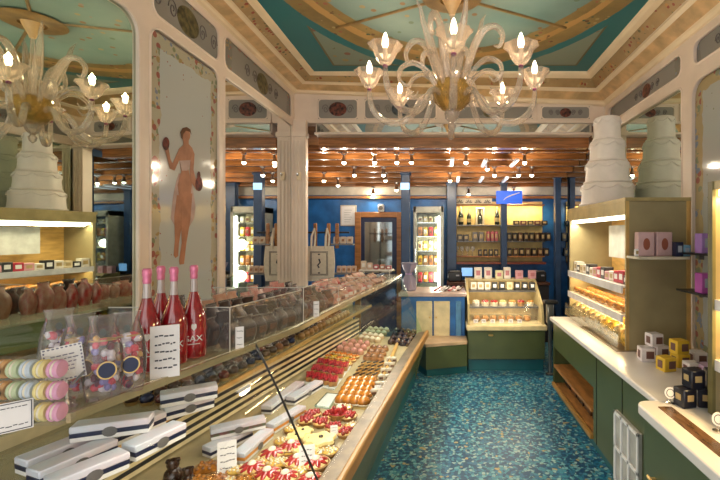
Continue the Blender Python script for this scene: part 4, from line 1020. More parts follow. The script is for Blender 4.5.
for a, c in ((CA, CB),):
    b.add([(xb(a), a, .10), (xb(c), c, .10), (xr(c) - .03, c, .49), (xr(a) - .03, a, .49), (xb(a) - .03, a, .10), (xb(c) - .03, c, .10), (xr(c) - .06, c, .49), (xr(a) - .06, a, .49)], [[0, 1, 2, 3], [4, 7, 6, 5], [0, 4, 5, 1], [3, 2, 6, 7], [0, 3, 7, 4], [1, 5, 6, 2]])
b.build('front_panel', green, t, world=True)
strip(MB(), xbk, lambda y: xr(y) - .06, .47, .49).build('deck', M('deck_pale', (.46, .38, .22), .35, 0, .08), t, world=True)
strip(MB(), lambda y: xr(y) - .036, xr, .49, .565, [CA, CB]).build('rail', goldwood, t, world=True, bevel=.01)
strip(MB(), lambda y: xr(y) - .125, lambda y: xr(y) - .037, .49, .548, [CA, CB]).build('rail_channel', M('channel_bronze', (.17, .115, .06), .4, .3, .2, 12), t, world=True, bevel=.005)
b = MB()
for k in range(9):
    z = .50 + .0225 * k
    b.mat(k % 2)
    for a, c in zip(YS, YS[1:]):
        b.hexa([(xl(a) - .03, a), (xl(a) + .004 + .002 * k * 0, a), (xl(c) + .004, c), (xl(c) - .03, c)], z, z + .0225)
b.build('louvre', [M('louvre_gold', (.92, .78, .48), .25, .1, .1), black], t, world=True, smooth=False)
strip(MB(), xbk, lambda y: xbk(y) + .02, .49, .90).build('back_panel', M('case_back_cream', (.55, .48, .30), .35), t, world=True)
strip(MB(), lambda y: xbk(y) + .02, xm, MS - .015, MS).build('middle_shelf', glassy('shelf_glass', (.93, .95, .86), .6, .30, (.62, .58, .42)), t, world=True)
strip(MB(), lambda y: xm(y) - .002, lambda y: xm(y) + .01, MS - .02, MS + .004).build('middle_shelf_edge', brass, t, world=True)
strip(MB(), xtb, xt, TS - .015, TS).build('top_shelf', glassy('top_shelf_glass', (.95, .96, .9), .7, .22, (.65, .58, .42)), t, world=True)
strip(MB(), lambda y: xt(y), lambda y: xt(y) + .012, TS - .02, TS + .004).build('top_shelf_edge', M('edge_champagne', (.72, .60, .38), .2, .6), t, world=True)
YP = [CA, 1.75, 2.95, CB]
for a, c in zip(YP, YP[1:]):
    a2 = a + .006; c2 = c - .006
    V = [(xt(a2) + .014, a2, TS - .01), (xt(c2) + .014, c2, TS - .01), (xr(c2) - .10, c2, .553), (xr(a2) - .10, a2, .553)]
    MB().plate(V, (.004, 0, .004)).build('front_glass', glassy('case_front_glass', (.985, 1, .99), .10) if 'case_front_glass' not in MATS else MATS['case_front_glass'], t, world=True, smooth=False)
MB().tube([(-.785, 1.734, TS + .005), (-.70, 1.745, 1.02), (-.60, 1.77, .76), (-.515, 1.79, .54)], .0045, 6).build('glass_seam', black, t, world=True)
MB().plate([(xbk(CB), CB - .01, .49), (xr(CB) - .06, CB - .01, .49), (xr(CB) - .07, CB - .01, .54), (xt(CB), CB - .01, TS - .02), (xtb(CB), CB - .01, TS - .02), (xbk(CB), CB - .01, .85)], (0, .01, 0)).build('end_glass', glassg, t, world=True, smooth=False)
MB().plate([(xbk(CB), CB, 0), (xb(CB), CB, 0), (xr(CB) - .03, CB, .48), (xbk(CB), CB, .48)], (0, .02, 0)).build('end_panel', green, t, world=True)
strip(MB(), lambda y: xt(y) - .06, lambda y: xt(y) - .035, .1 * 0 + TS - .035, TS - .017, [1.3, 2.05, 2.95, 3.86, CB - .1]).build('light_strip', M('case_tube', (1, .95, .8), .4, emit=(1, .92, .72), es=3), t, world=True)
def caselamp(y, e):
    o = lamp('display_case_light', 'AREA', (xt(y) - .04, y, TS - .05), e, (1, .93, .80), (0, .55, -.2), .06, .9); o.rotation_euler = (0, -.55, -.2)
for y, e_ in ((1.6, 4.5), (2.4, 6), (3.3, 7), (4.2, 7)): caselamp(y, e_)
DZ = .491
# ---------------------------------------------------------------- pastry prototypes (first use is the original)
def proto_tart(name, cat, shell, fill, top, r, kind):
    t = thing(name, '', cat)
    MB().lathe([(r * .80, 0), (r * .97, r * .36), (r, r * .40), (r * .92, r * .40), (r * .86, r * .30)], 18, wob=.025, wn=18).build('crust', shell, t)
    MB().lathe([(r * .88, r * .28), (r * .86, r * .42), (r * .5, r * .55), (r * .02, r * .58)], 18).build('filling', fill, t)
    b = MB(); rnd = random.Random(hash(kind) % 97 if False else len(kind))
    if kind == 'berries':
        for q in range(13):
            a = q * 2.4; d = r * .74 * math.sqrt(q / 12); b.ball(d * math.cos(a), d * math.sin(a), r * .62 - d * .1, r * .22, rz=r * .24, n=8, m=5)
    elif kind == 'slices':
        for q in range(8):
            a = q * PI / 4; b.T = Matrix.Rotation(a, 4, 'Z') @ Matrix.Translation((r * .5, 0, r * .56)) @ Matrix.Rotation(.35, 4, 'Y'); b.ball(0, 0, 0, r * .42, r * .2, r * .10, n=10, m=5)
        b.T = Matrix.Identity(4)
    elif kind == 'nuts':
        for q in range(11):
            a = q * 2.4; d = r * .7 * math.sqrt(q / 10); b.ball(d * math.cos(a), d * math.sin(a), r * .56, r * .15, r * .12, r * .12, n=7, m=4)
    elif kind == 'fruit':
        for q in range(6):
            a = q * PI / 3; b.T = Matrix.Rotation(a, 4, 'Z') @ Matrix.Translation((r * .45, 0, r * .55)); b.ball(0, 0, 0, r * .36, r * .22, r * .16, n=8, m=5)
        b.T = Matrix.Identity(4)
    b.build('topping', top, t)
    return t
dol = lambda t, r, z, m, dark_=None: (MB().lathe([(r * .26, z), (r * .30, z + r * .10), (r * .24, z + r * .20), (r * .10, z + r * .28), (.002, z + r * .31)], 14, wob=.06, wn=7).build('cream_dollop', m, t), dark_ and MB().ball(0, 0, z + r * .38, r * .13, rz=r * .08, n=8, m=4).build('berry_dot', dark_, t))
strawg = M('strawberry_glaze', (.46, .035, .03), .14, 0, .35, 22, coat=.6, col2=(.30, .012, .02)); rasp = M('raspberry', (.50, .012, .03), .3, 0, .3, 60, coat=.3); custard = M('custard', (.72, .50, .18), .35, 0, .1)
pinkc = M('pink_cream', (.66, .30, .26), .4, 0, .2, 30)
crm = M('whipped_cream', (.84, .76, .60), .45, 0, .05, 20)
# strawberry tarts with dollops
p0 = proto_tart('strawberry_tart', 'tart', crust, custard, strawg, .068, 'slices'); dol(p0, .068, .043, crm)
P1 = Proto(p0)
for px, py, w in ((272, 447, 'behind the row of cream cakes, left of the seam'), (252, 461, 'left of the front group, beside the price card'), (267, 467, 'front group, just left of the glass seam'), (285, 470, 'front group, at the lower edge of the frame'), (297, 454, 'touching the white price card, upper left'), (316, 456, 'nearest the gold rail in the front group'), (310, 473, 'nearest the viewer, beside the gold rail'), (291, 440, 'between the cream cakes and the price card')):
    X, Y = Pz(px, py, .55); P1.put((X, Y, DZ), px * .3, 'strawberry tart with a cream dollop, ' + w, 'strawberry tarts with cream')
p0 = proto_tart('berry_tart', 'tart', crust, custard, berry, .055, 'berries'); P2 = Proto(p0)
for px, py, w in ((306, 417, 'leftmost, beside the white boxes'), (321, 419, 'second from the left, before the empty tray'), (313, 411, 'rear left of the group behind the cream cakes'), (334, 424, 'front right, nearest the big flower cake'), (346, 429, 'nearest the gold rail'), (349, 413, 'rear right, beside the rail channel'), (330, 412, 'in the middle of the rear row')):
    X, Y = Pz(px, py, .53); P2.put((X, Y, DZ), px * .3, 'dark red berry tart, ' + w, 'red berry tarts')
X, Y = Pz(339, 409, .55)
p0 = proto_tart('berry_cake', 'cake', crust, rasp, berry, .062, 'berries'); p0.location = (X, Y, DZ); p0.scale = (1, 1, 1.5); dol(p0, .062, .042, crm); p0['label'] = 'taller red berry cake with white cream top next to the empty tray'
p0 = proto_tart('nut_tart', 'tart', crust, amberg, M('caramel_nut', (.48, .20, .04), .25, 0, .4, 40, coat=.4), .068, 'nuts'); P3 = Proto(p0)
for px, py, w in ((207, 463, 'leftmost, standing alone beside the white price card'), (196, 478, 'lower left, next to the chocolate figures'), (213, 477, 'lower middle at the frame edge'), (244, 477, 'lower right, below the strawberry tarts')):
    X, Y = Pz(px, py, .54); P3.put((X, Y, DZ), px * .2, 'golden caramel nut tart, ' + w, 'caramel nut tarts')
p0 = proto_tart('custard_tart', 'tart', crust, M('custard_gold', (.74, .46, .09), .25, 0, .2, 16, coat=.4), M('white_cream_dots', (.82, .74, .56), .4), .05, 'nuts'); PT = Proto(p0)
for px, py, w in ((283, 458, 'between the strawberry tarts left of the seam'), (262, 457, 'at the left of the strawberry tarts'), (299, 466, 'beside the card among the strawberry tarts'), (330, 447, 'between the big flower cake and the gold rail'), (288, 447, 'behind the front strawberry tarts'), (237, 466, 'left of all strawberry tarts'), (228, 478, 'between the price card and the strawberry tarts'), (318, 447, 'right of the rear strawberry tart'), (275, 459, 'leftmost of two before the white boxes'), (283, 437, 'beside the orange-sided box'), (292, 425, 'rear, beside the berry tarts'), (345, 404, 'right of the empty tray'), (352, 422, 'nearest the rail by the berry tarts')):
    X, Y = Pz(px, py, .53); PT.put((X, Y, DZ), px * .2, 'small custard tart with pale nuts, ' + w, 'custard tarts')
# flower cream cakes
def flower(r):
    t = thing('flower_cake', '', 'cake')
    MB().lathe([(r * .9, 0), (r * .95, r * .3), (r * .8, r * .36)], 20).build('sponge', crust, t)
    MB().lathe([(r * .92, r * .3), (r * 1.0, r * .42), (r * .9, r * .58), (r * .4, r * .64), (.002, r * .62)], 30, wob=.13, wn=6).build('icing_petals', M('custard_icing', (.82, .68, .30), .4, 0, .05, 12), t)
    MB().ball(0, 0, r * .66, r * .16, rz=r * .10, n=10, m=5).build('dark_centre', choc, t); return t
P4 = Proto(flower(.055))
for px, py, sc, w in ((296, 432, 1, 'left one of the pair beside the glass seam'), (303, 427, 1, 'rear one beside the berry tarts'), (321, 437, 1.45, 'largest, just before the small price card'), (306, 446, 1.1, 'nearest the viewer, between the strawberry tarts'), (310, 433, .85, 'between the large flower cake and the left pair')):
    X, Y = Pz(px, py, .54); P4.put((X, Y, DZ), px, 'cream flower cake with dark centre, ' + w, 'cream flower cakes', sc)
# grids of small pastries on the deck: pixel quads on the deck plane give the tray corners
def grid(quad, nu, nv, z=.52):
    c = [Vector((*Pz(px, py, z), 0)) for px, py in quad]    # near-left, far-left, far-right, near-right
    for j in range(nv):
        for i in range(nu):
            u, v = (i + .5) / nu, (j + .5) / nv
            p = c[0] * (1 - u) * (1 - v) + c[3] * u * (1 - v) + c[2] * u * v + c[1] * (1 - u) * v
            yield i, j, p.x, p.y
def near(j): return ORD[j]
def lay(P, quad, nu, nv, fmt, group, rz=.2, sc=1, jit=.003, tray=None):
    for i, j, x, y in grid(quad, nu, nv):
        P.put((x + random.uniform(-jit, jit), y + random.uniform(-jit, jit), DZ + (.008 if tray else 0)), rz + random.uniform(-.1, .1), fmt.format(row=ORD[j], col=ORD[i]), group, sc)
    if tray:
        c = [Pz(px, py, .52) for px, py in quad]; cx = sum(a for a, _ in c) / 4; cy = sum(a for _, a in c) / 4
        g = [(cx + (a - cx) * 1.04, cy + (d - cy) * 1.04) for a, d in c]
        tt = thing('serving_tray', tray[0], 'tray', (cx, cy, DZ)); MB().hexa(g, DZ, DZ + .006).build('tray_base', tray[1], tt, world=True)
        rim = [(a, d, DZ + .008) for a, d in g]; MB().tube(rim + [rim[0]], .004, 6).build('tray_rim', tray[1], tt, world=True)
wt = M('white_tray', (.74, .76, .72), .2, 0, .04); gt = M('gold_tray', (.66, .48, .18), .3, .4, .1)
# golden glazed puffs
t = thing('glazed_puff', '', 'puff'); MB().lathe([(.024, 0), (.034, .008), (.037, .022), (.03, .038), (.016, .047), (.002, .05)], 14).build('puff', amberg, t); MB().lathe([(.026, 0), (.036, .003), (.039, .010), (.037, .012)], 14, wob=.05, wn=14, caps=False).build('paper_case', crm, t)
lay(Proto(t), [(336, 402), (349, 379), (376, 379), (367, 405)], 4, 5, 'golden glazed puff, {row} row from the near end, {col} from the left', 'golden glazed puffs', sc=1.22, tray=('gold tray under the golden glazed puffs', gt))
# chocolate topped eclairs
t = thing('chocolate_eclair', '', 'eclair'); MB().at(rz=.9).rbox(0, 0, .018, .10, .034, .034, .014).build('choux', M('choux', (.66, .36, .10), .4, 0, .2, 20), t); MB().at(rz=.9).rbox(0, 0, .037, .085, .026, .010, .005).build('chocolate_glaze', choc, t)
lay(Proto(t), [(351, 377), (362, 361), (386, 361), (377, 377)], 4, 4, 'chocolate topped eclair, {row} row from the puffs, {col} from the left', 'chocolate eclairs', sc=.8, tray=('gold tray under the chocolate eclairs', M('gold_tray')))
# raspberry slices
t = thing('raspberry_slice', '', 'slice'); MB().rbox(0, 0, .015, .055, .115, .03, .005).build('sponge', crust, t)
b = MB()
for i in range(3):
    for j in range(6): b.ball(-.017 + .017 * i, -.046 + .0185 * j, .037, .0105, n=7, m=4)
b.build('raspberries', rasp, t)
lay(Proto(t), [(304, 380), (320, 359), (350, 364), (334, 386)], 5, 3, 'bright red raspberry slice, {row} row from the near end, {col} from the left', 'raspberry slices', sc=(1.1, 1.05, 1.1), tray=('white tray under the raspberry slices', wt))
# fruit tartlets
fo = M('orange_fruit', (.74, .20, .02), .18, 0, .2, 20, coat=.5); fy = M('yellow_fruit', (.76, .48, .03), .2, 0, .2, 20, coat=.5)
PO, PY = Proto(proto_tart('apricot_tartlet', 'tartlet', crust, custard, fo, .045, 'fruit')), Proto(proto_tart('mango_tartlet', 'tartlet', crust, custard, fy, .045, 'fruit'))
for i, j, x, y in grid([(320, 360), (331, 349), (360, 354), (349, 365)], 5, 3):
    (PY if (j == 0 or (j == 1 and i % 2)) else PO).put((x, y, DZ), i, f'{"yellow mango" if (j == 0 or (j == 1 and i % 2)) else "orange apricot"} fruit tartlet, {ORD[j]} row behind the raspberry slices, {ORD[i]} from the left', 'fruit tartlets')
# pink and cream small cakes further away
def cake_small(name, m1, m2, r=.036):
    t = thing(name, '', 'cake'); MB().lathe([(r, 0), (r * 1.04, .02), (r * .9, .032)], 14).build('cake_base', m1, t); MB().lathe([(r * .85, .03), (r * .8, .042), (r * .3, .056), (.002, .06)], 14, wob=.07, wn=6).build('cake_topping', m2, t); return t
lay(Proto(cake_small('pink_cake', M('rose_sponge', (.62, .30, .20), .5, 0, .2), pinkc)), [(334, 349), (346, 338), (371, 342), (362, 354)], 4, 3, 'small pink frosted cake, {row} row behind the fruit tartlets, {col} from the left', 'pink frosted cakes')
lay(Proto(cake_small('cream_cake', M('pale_sponge', (.68, .50, .28), .5, 0, .2), crm)), [(357, 338), (369, 327), (390, 328), (379, 342)], 4, 4, 'small cream frosted cake, {row} row behind the pink cakes, {col} from the left', 'cream frosted cakes')
lay(Proto(cake_small('nougat_cake', M('caramel_sponge', (.45, .2, .07), .5, 0, .2), M('praline', (.32, .13, .05), .35, 0, .4, 40))), [(362, 359), (372, 345), (389, 346), (382, 360)], 3, 3, 'brown praline cake, {row} row behind the eclairs, {col} from the left', 'praline cakes')
lay(Proto(cake_small('chocolate_cake', choc, M('dark_praline', (.10, .045, .03), .3, 0, .4, 40))), [(387, 343), (395, 328), (417, 330), (411, 346)], 4, 4, 'dark chocolate cake, {row} row at the far end of case, {col} from the left', 'dark chocolate cakes')
t = thing('wrapped_biscuit', '', 'biscuit'); MB().at(rx=.3).rbox(0, 0, .03, .05, .02, .06, .008).build('wrapper', M('paper_wrap', (.72, .66, .56), .5, 0, .15, 20), t); MB().at(rx=.3).cbox(0, -.011, .03, .03, .002, .02).build('wrapper_label', brn, t)
lay(Proto(t), [(369, 396), (388, 357), (398, 357), (382, 396)], 2, 6, 'white paper wrapped biscuit along the rail, {row} from the near end, {col} column', 'wrapped biscuits by the rail')
# wooden dividers and empty tray
a, c = Pz(383, 376, .52), Pz(399, 338, .52)
b = MB().tube([(a[0], a[1], DZ + .02), (c[0], c[1], DZ + .02)], .016, 4); tag(b.build('wooden_divider', lwood, smooth=False), 'pale wooden divider bar between eclairs and wrapped biscuits', 'divider')
c = [Pz(px, py, .5) for px, py in ((315, 406), (327, 393), (338, 394), (329, 408))]
tt = thing('serving_tray', 'empty white glass tray between the berry tarts and raspberry slices', 'tray', (sum(a for a, _ in c) / 4, sum(d for _, d in c) / 4, DZ))
MB().hexa(c, DZ, DZ + .008).build('tray_base', wt, tt, world=True); rim = [(a, d, DZ + .01) for a, d in c]; MB().tube(rim + [rim[0]], .005, 6).build('tray_rim', glassg, tt, world=True)
# price cards on the deck
def card(name, label, cat, X, Y, z, w, h, lines=4, tilt=-.35, group=None, seedx=0, border=False, m=None):
    rz = math.atan2(-X, Y)
    t = thing(name, label, cat, (X, Y, z), rz, group); b = MB().at(rx=tilt); b.cbox(0, 0, h / 2, w, .004, h); b.build('card', m or white, t)
    b = MB().at(rx=tilt); rn = random.Random(seedx + 3)
    for k in range(lines):
        zz = h * (.80 - .6 * k / max(1, lines - 1)); x0 = -w * .34
        while x0 < w * .30:
            l = rn.uniform(.05, .16) * w; b.cbox(x0 + l / 2, -.0025, zz + rn.uniform(-.004, .004) * h * 4, l, .001, h * .028); x0 += l + w * .03
    if border:
        for sx, sz, ww, hh in ((0, h * .95, w * .92, h * .03), (0, h * .05, w * .92, h * .03), (-w * .45, h / 2, w * .03, h * .9), (w * .45, h / 2, w * .03, h * .9)): b.cbox(sx, -.0025, sz, ww, .001, hh)
    b.build('print', ink, t); return t
for k, (px, py, w, w_, h_) in enumerate(((227, 473, 'in front of the macaron boxes, left of strawberry tarts', .085, .15), (307, 470, 'among the strawberry tarts by the glass seam', .075, .12), (334, 437, 'beside the large flower cake near the rail', .04, .07), (378, 391, 'at the right edge of the golden puffs', .05, .05))):
    X, Y = Pz(px, py, .5); card('price_card', 'white price card ' + w, 'price card', X, Y, DZ, w_, h_, 4, -.45, 'price cards on the deck', k)
# chocolate figures
t = thing('chocolate_figure', '', 'chocolate'); MB().lathe([(.035, 0), (.042, .02), (.036, .05), (.022, .065), (.028, .082), (.02, .105), (.002, .112)], 14).build('figure_body', choc, t); MB().ball(-.02, 0, .10, .012, n=7, m=4).ball(.02, 0, .10, .012, n=7, m=4).build('ears', choc, t)
PF = Proto(t)
for px, py, w in ((173, 480, 'left, standing taller at the lower frame edge'), (188, 484, 'right of the taller figure, cut by the frame')):
    X, Y = Pz(px, py, .5); PF.put((X, Y, DZ), .5, 'dark chocolate figure, ' + w, 'chocolate figures', 1.0 if px < 180 else .8)
# ---------------------------------------------------------------- long macaron boxes
lidm = M('pearl_lid', (.60, .66, .76), .3, 0, .12, 7, col2=(.74, .60, .66)); band = M('navy_band', (.012, .018, .06), .35); oside = M('orange_side', (.72, .30, .06), .4)
def longbox(label, p, q, z, dz=.056, w=.074, kind=0, tilt=0, px=True):
    if px: a, c = Vector(Pz(*p, z + dz)), Vector(Pz(*q, z + dz))
    else: a, c = Vector(p), Vector(q)
    m_ = (a + c) / 2; L = max((c - a).length, .2); rz = math.atan2(c.y - a.y, c.x - a.x)
    t = thing('macaron_box', label, 'box', (m_.x, m_.y, z), rz, 'long pearl macaron boxes')
    MB().rbox(0, 0, dz * .2, L * .985, w * .97, dz * .4, .003).build('box_base', white, t)
    MB().rbox(0, 0, dz * .42, L * .992, w * .985, dz * .30, .002).build('ribbon_band', [band, M('colour_print', (.20, .06, .08), .35, 0, .6, 38, col2=(.05, .10, .05)), oside][kind], t)
    MB().rbox(0, 0, dz * .78, L, w, dz * .44, .004).build('lid', lidm, t)
    MB().at(0, -w / 2 - .001, dz * .45, rx=PI / 2).lathe([(.001, 0), (.018, 0), (.018, .002), (.001, .002)], 14, sx=1.3).build('oval_seal', dark[4], t)
    return t
m0 = MS + .005
longbox('pearl macaron box at the front of the stack, nearest the viewer', (48, 479), (125, 449), m0)
longbox('second pearl macaron box, parallel behind the front one', (32, 470), (112, 437), m0)
longbox('third pearl macaron box, parallel behind the second', (20, 459), (98, 429), m0)
longbox('pearl macaron box lying across the top of the stack, oval seal in view', (73, 424), (152, 414), m0 + .058, w=.07)
longbox('pearl macaron box right of the front stack, pointing at the louvre', (128, 445), (180, 421), m0)
longbox('pearl macaron box behind the crosswise one', (113, 430), (160, 411), m0, w=.06)
longbox('upper pearl macaron box at the far end of the shelf', (160, 393), (217, 383), m0 + .058)
longbox('lower pearl macaron box under the far upper one', (162, 406), (212, 393), m0)
longbox('pearl macaron box with colourful printed side, on top of the deck pile', (210, 428), (265, 416), DZ + .058, kind=1)
longbox('pearl macaron box under the colourful one in the deck pile', (206, 447), (249, 427), DZ)
longbox('pearl macaron box with orange side in front of the deck pile', (238, 453), (268, 428), DZ, kind=2)
longbox('pearl macaron box behind the strawberry tarts, orange side', (270, 424), (302, 405), DZ, kind=2, w=.065)
longbox('pearl macaron box along the louvre, left of two', (266, 406), (300, 381), DZ)
longbox('pearl macaron box beside the empty tray, right of two', (290, 397), (319, 380), DZ)
# ---------------------------------------------------------------- truffles and bonbons on the middle shelf
def proto_ball(name, m, m2, r=.03):
    t = thing(name, '', 'chocolate'); MB().ball(0, 0, r * .95, r, rz=r * .92, n=10, m=6).build('shell', m, t); MB().lathe([(r * .75, 0), (r * 1.05, r * .6), (r * 1.08, r * .6), (r * .78, 0)], 12, wob=.05, wn=12, caps=False).build('paper_cup', m2, t); return t
tm = [('dark brown', M('truffle_dark', (.07, .028, .014), .28, 0, .3, coat=.3)), ('burgundy', M('truffle_wine', (.16, .02, .02), .25, 0, .3, coat=.3)), ('navy foil', M('truffle_navy', (.02, .03, .09), .2, .4, .2)), ('milk brown', M('truffle_milk', (.26, .10, .035), .3, 0, .3, coat=.2))]
TP = [Proto(proto_ball('truffle', mm, M('gold_cup', (.5, .32, .12), .3, .5))) for _, mm in tm]
for i in range(14):
    for j in range(4):
        y = 1.98 + .083 * i; x = xm(y) - .05 - .072 * j; q = (i * 3 + j * 5 + (i // 4)) % 4 if (i + j) % 3 else 0
        TP[q].put((x, y, MS + .001), 0, f'{tm[q][0]} truffle, {ORD[i]} from the near end, {ORD[j]} row from the middle shelf edge', 'truffles on the middle shelf')
bm_ = [('tan', M('bonbon_tan', (.48, .26, .09), .35, 0, .25)), ('dark', M('truffle_dark')), ('pale', M('bonbon_pale', (.62, .46, .24), .4, 0, .2))]
BP = [Proto(proto_ball('bonbon', mm, M('gold_cup'), .028)) for _, mm in bm_]
for i in range(13):
    for j in range(4):
        y = 3.22 + .08 * i; x = xm(y) - .05 - .072 * j; q = (0, 1, 0, 2)[j] if i < 6 else (2, 0, 1, 0)[j]
        BP[q].put((x, y, MS + .001), 0, f'{bm_[q][0]} bonbon, {ORD[i]} past the truffles, {ORD[j]} row from the middle shelf edge', 'bonbons on the middle shelf')
# ================================================================ GOODS ON THE TOP GLASS SHELF
SZ = TS + .001
# macaron packs
pal = [('orange', (.78, .42, .16)), ('green', (.58, .66, .40)), ('pale blue', (.58, .66, .76)), ('yellow', (.84, .70, .28)), ('pink', (.80, .38, .58))]
def macproto(n, c):
    t = thing('macaron', '', 'macaron'); m = M('macaron_' + n.replace(' ', '_'), c, .55, 0, .06, 30)
    for s in (-1, 1):
        MB().at(ry=PI / 2).lathe([(.001, .003 * s), (.0215, .003 * s), (.0225, .006 * s), (.019, .0115 * s), (.001, .0135 * s)], 16).build('shell', m, t)
    MB().at(ry=PI / 2).lathe([(.001, -.003), (.020, -.0035), (.020, .0035), (.001, .003)], 14).build('cream_filling', crm, t); return t
MP = [Proto(macproto(n, c)) for n, c in pal]
PX, PY_ = Pz(50, 428, TS)
for ri, rn in enumerate(('bottom', 'middle', 'top')):
    dz = .0515 * ri; X0, Y0 = PX - .145, PY_ + .03
    tt = thing('macaron_pack', f'clear pack of pastel macarons with oval label, {rn} of the stack', 'pack', (X0 + .06, Y0, SZ + dz), .0, 'clear macaron packs')
    MB().rbox(.01, 0, .0245, .185, .052, .049, .006).build('clear_box', acry, tt)
    MB().at(-.052, -.0275, .026, rx=PI / 2).lathe([(.001, 0), (.013, 0), (.013, .001), (.001, .001)], 18, sx=1.5).build('oval_label', [M('label_forest', (.02, .05, .04), .35), navy, brn][ri], tt)
    for k in range(5):
        MP[k].put((X0 + .006 + .032 * k, Y0, SZ + dz + .0245), .12, f'{pal[k][0]} macaron, {ORD[k]} from the left in the {rn} clear pack', 'macarons in the clear packs')
X, Y = Pz(14, 432, TS); card('price_card', 'white price card with dark border in front of the macaron packs', 'price card', X, Y, SZ, .064, .066, 2, -.25, None, 21, True)
# sign on chrome stand
X, Y = Pz(67, 408, TS)
t = thing('card_stand', 'white scalloped sign card on a chrome stand by the sweet bags', 'sign', (X, Y, SZ), math.atan2(-X, Y)); t.scale = (.69, .69, .69)
MB().lathe([(.032, 0), (.032, .004), (.012, .014), (.005, .03), (.0045, .13)], 16).build('stand', chrome, t)
MB().at(0, -.006, .105, ry=-.12, rx=-.15).cbox(0, 0, .065, .115, .004, .13).build('card', white, t)
b = MB().at(0, -.006, .105, ry=-.12, rx=-.15); rn = random.Random(5)
for k in range(5):
    x0 = -.035
    while x0 < .03: l = rn.uniform(.006, .016); b.cbox(x0 + l / 2, -.003, .095 - .014 * k, l, .001, .004); x0 += l + .004
for k in range(9):
    for s in (.006, .124): b.ball(-.05 + .0125 * k, -.0025, s, .0045, .001, .003, n=6, m=3)
for k in range(8):
    for s in (-.052, .052): b.ball(s, -.0025, .018 + .0135 * k, .003, .001, .004, n=6, m=3)
b.build('print', M('sign_print', (.16, .15, .25), .5), t); MB().at(.012, -.012, .085, ry=.7).cbox(0, 0, .03, .008, .005, .055).build('clip', steel, t)
# cellophane sweet bags
sweets_m = [M('sweet_pink', (.75, .07, .12), .4), M('sweet_white', (.80, .76, .82), .35), M('sweet_lilac', (.34, .30, .66), .35), M('sweet_plum', (.14, .03, .07), .35), M('sweet_gold', (.70, .42, .12), .35)]
def sweetbag(label, px, py, h=.24, w=.13, seed=1, dx=0, seal=navy, scl=1):
    X, Y = Pz(px, py, TS)
    t = thing('sweet_bag', label, 'bag', (X + dx, Y, SZ), math.atan2(-X, Y), 'cellophane bags of wrapped sweets'); t.scale = (.68, .68, .95)
    MB().loft(bagmesh(w, .085, h)).build('bag_film', cello, t)
    b = MB(); rn = random.Random(seed)
    for k in range(46):
        q = rn.random() ** 1.1 * .64; a = rn.uniform(0, 2 * PI); d = math.sqrt(rn.random()) * .8
        b.mat(rn.choice([0, 1, 0, 2, 1, 3, 4, 3])); b.at(w * .42 * d * math.cos(a), .033 * d * math.sin(a), .02 + q * h, rn.uniform(0, 3), rn.uniform(0, 3)); b.rbox(0, 0, 0, .030, .022, .018, .006)
    o = b.build('sweets', sweets_m, t); o['kind'] = 'stuff'
    MB().at(.012, -.050, h * .36, rx=PI / 2, rz=0).lathe([(.001, 0), (.022, 0), (.022, .002), (.001, .002)], 18, sx=1.25).build('oval_seal', seal, t)
    MB().at(.012, -.0495, h * .36, rx=PI / 2).lathe([(.022, 0), (.026, 0), (.026, .0016), (.022, .0016)], 18, sx=1.25, caps=False).build('gold_rim', brass, t)
    MB().at(.0, -.016, h * .80, rx=PI / 2).lathe([(.001, 0), (.011, 0), (.011, .004), (.001, .004)], 14).build('top_sticker', M('label_forest'), t)
    MB().tube([(.045 * math.cos(a), .022 * math.sin(a), h * .70) for a in [2 * PI * i / 12 for i in range(13)]], .003, 5).build('tie', brass, t)
sweetbag('cellophane bag of wrapped sweets with navy oval seal in the middle', 103, 398, seed=4)
sweetbag('cellophane bag of wrapped sweets beside the red bottles', 127, 391, seed=9)
sweetbag('cellophane bag of wrapped sweets behind the white sign card', 80, 396, seed=13, seal=brn)
sweetbag('cellophane bag of wrapped sweets left of the sign stand, at the rear', 59, 392, h=.25, seed=17, seal=brn)
# red sparkling bottles
redl = M('red_wine_glass', (.40, .014, .022), .06, 0, .15, 14, coat=.8, col2=(.16, .003, .008)); clear_neck = M('clear_neck', (.50, .42, .40), .1, .1, .1, coat=.5); pinkf = M('pink_foil', (.72, .20, .34), .3, .3, .15, 30)
def bottle(label, X, Y, h=.47, txt=True):
    t = thing('sparkling_bottle', label, 'bottle', (X, Y, SZ), math.atan2(-X, Y), 'red sparkling wine bottles'); s = h / .47
    MB().lathe([(r * s, z * s) for r, z in [(.045, 0), (.056, .008), (.0575, .03), (.0575, .19), (.054, .215), (.042, .255), (.027, .30), (.0185, .335)]], 22).build('bottle_body', redl, t)
    MB().lathe([(r * s, z * s) for r, z in [(.0186, .333), (.0165, .37), (.0155, .41)]], 16).build('neck', clear_neck, t)
    MB().lathe([(r * s, z * s) for r, z in [(.0160, .40), (.018, .412), (.0165, .43), (.0195, .442), (.0195, .462), (.014, .47)]], 16).build('foil_cap', pinkf, t)
    text('label_text', 'SAX', .041 * s, (0, -.0592 * s, .105 * s), (PI / 2, 0, 0), white, t)
    b = MB().plate([(x * s, -.0585 * s, z * s) for x, z in [(-.011, .175), (-.011, .158), (0, .145), (.011, .158), (.011, .175), (.005, .180), (0, .176), (-.005, .180)]], (0, -.001, 0)); b.build('crest', white, t)
    MB().cbox(0, -.0585 * s, .078 * s, .05 * s, .001, .003 * s).build('label_line', white, t)
BS = .72
def bot(label, px, py, k=1.0):
    X, Y = Pz(px, py, TS); bottle(label, X, Y, .47 * BS * k)
bot('red sparkling wine bottle at the front left, beside the sweet bags', 147, 371)
bot('red sparkling wine bottle standing behind the front left one', 161, 360, 1.0)
bot('red sparkling wine bottle in the middle behind the white card', 174, 364)
bot('red sparkling wine bottle at the right end of the group', 194, 357)
X, Y = Pz(165, 378, TS)
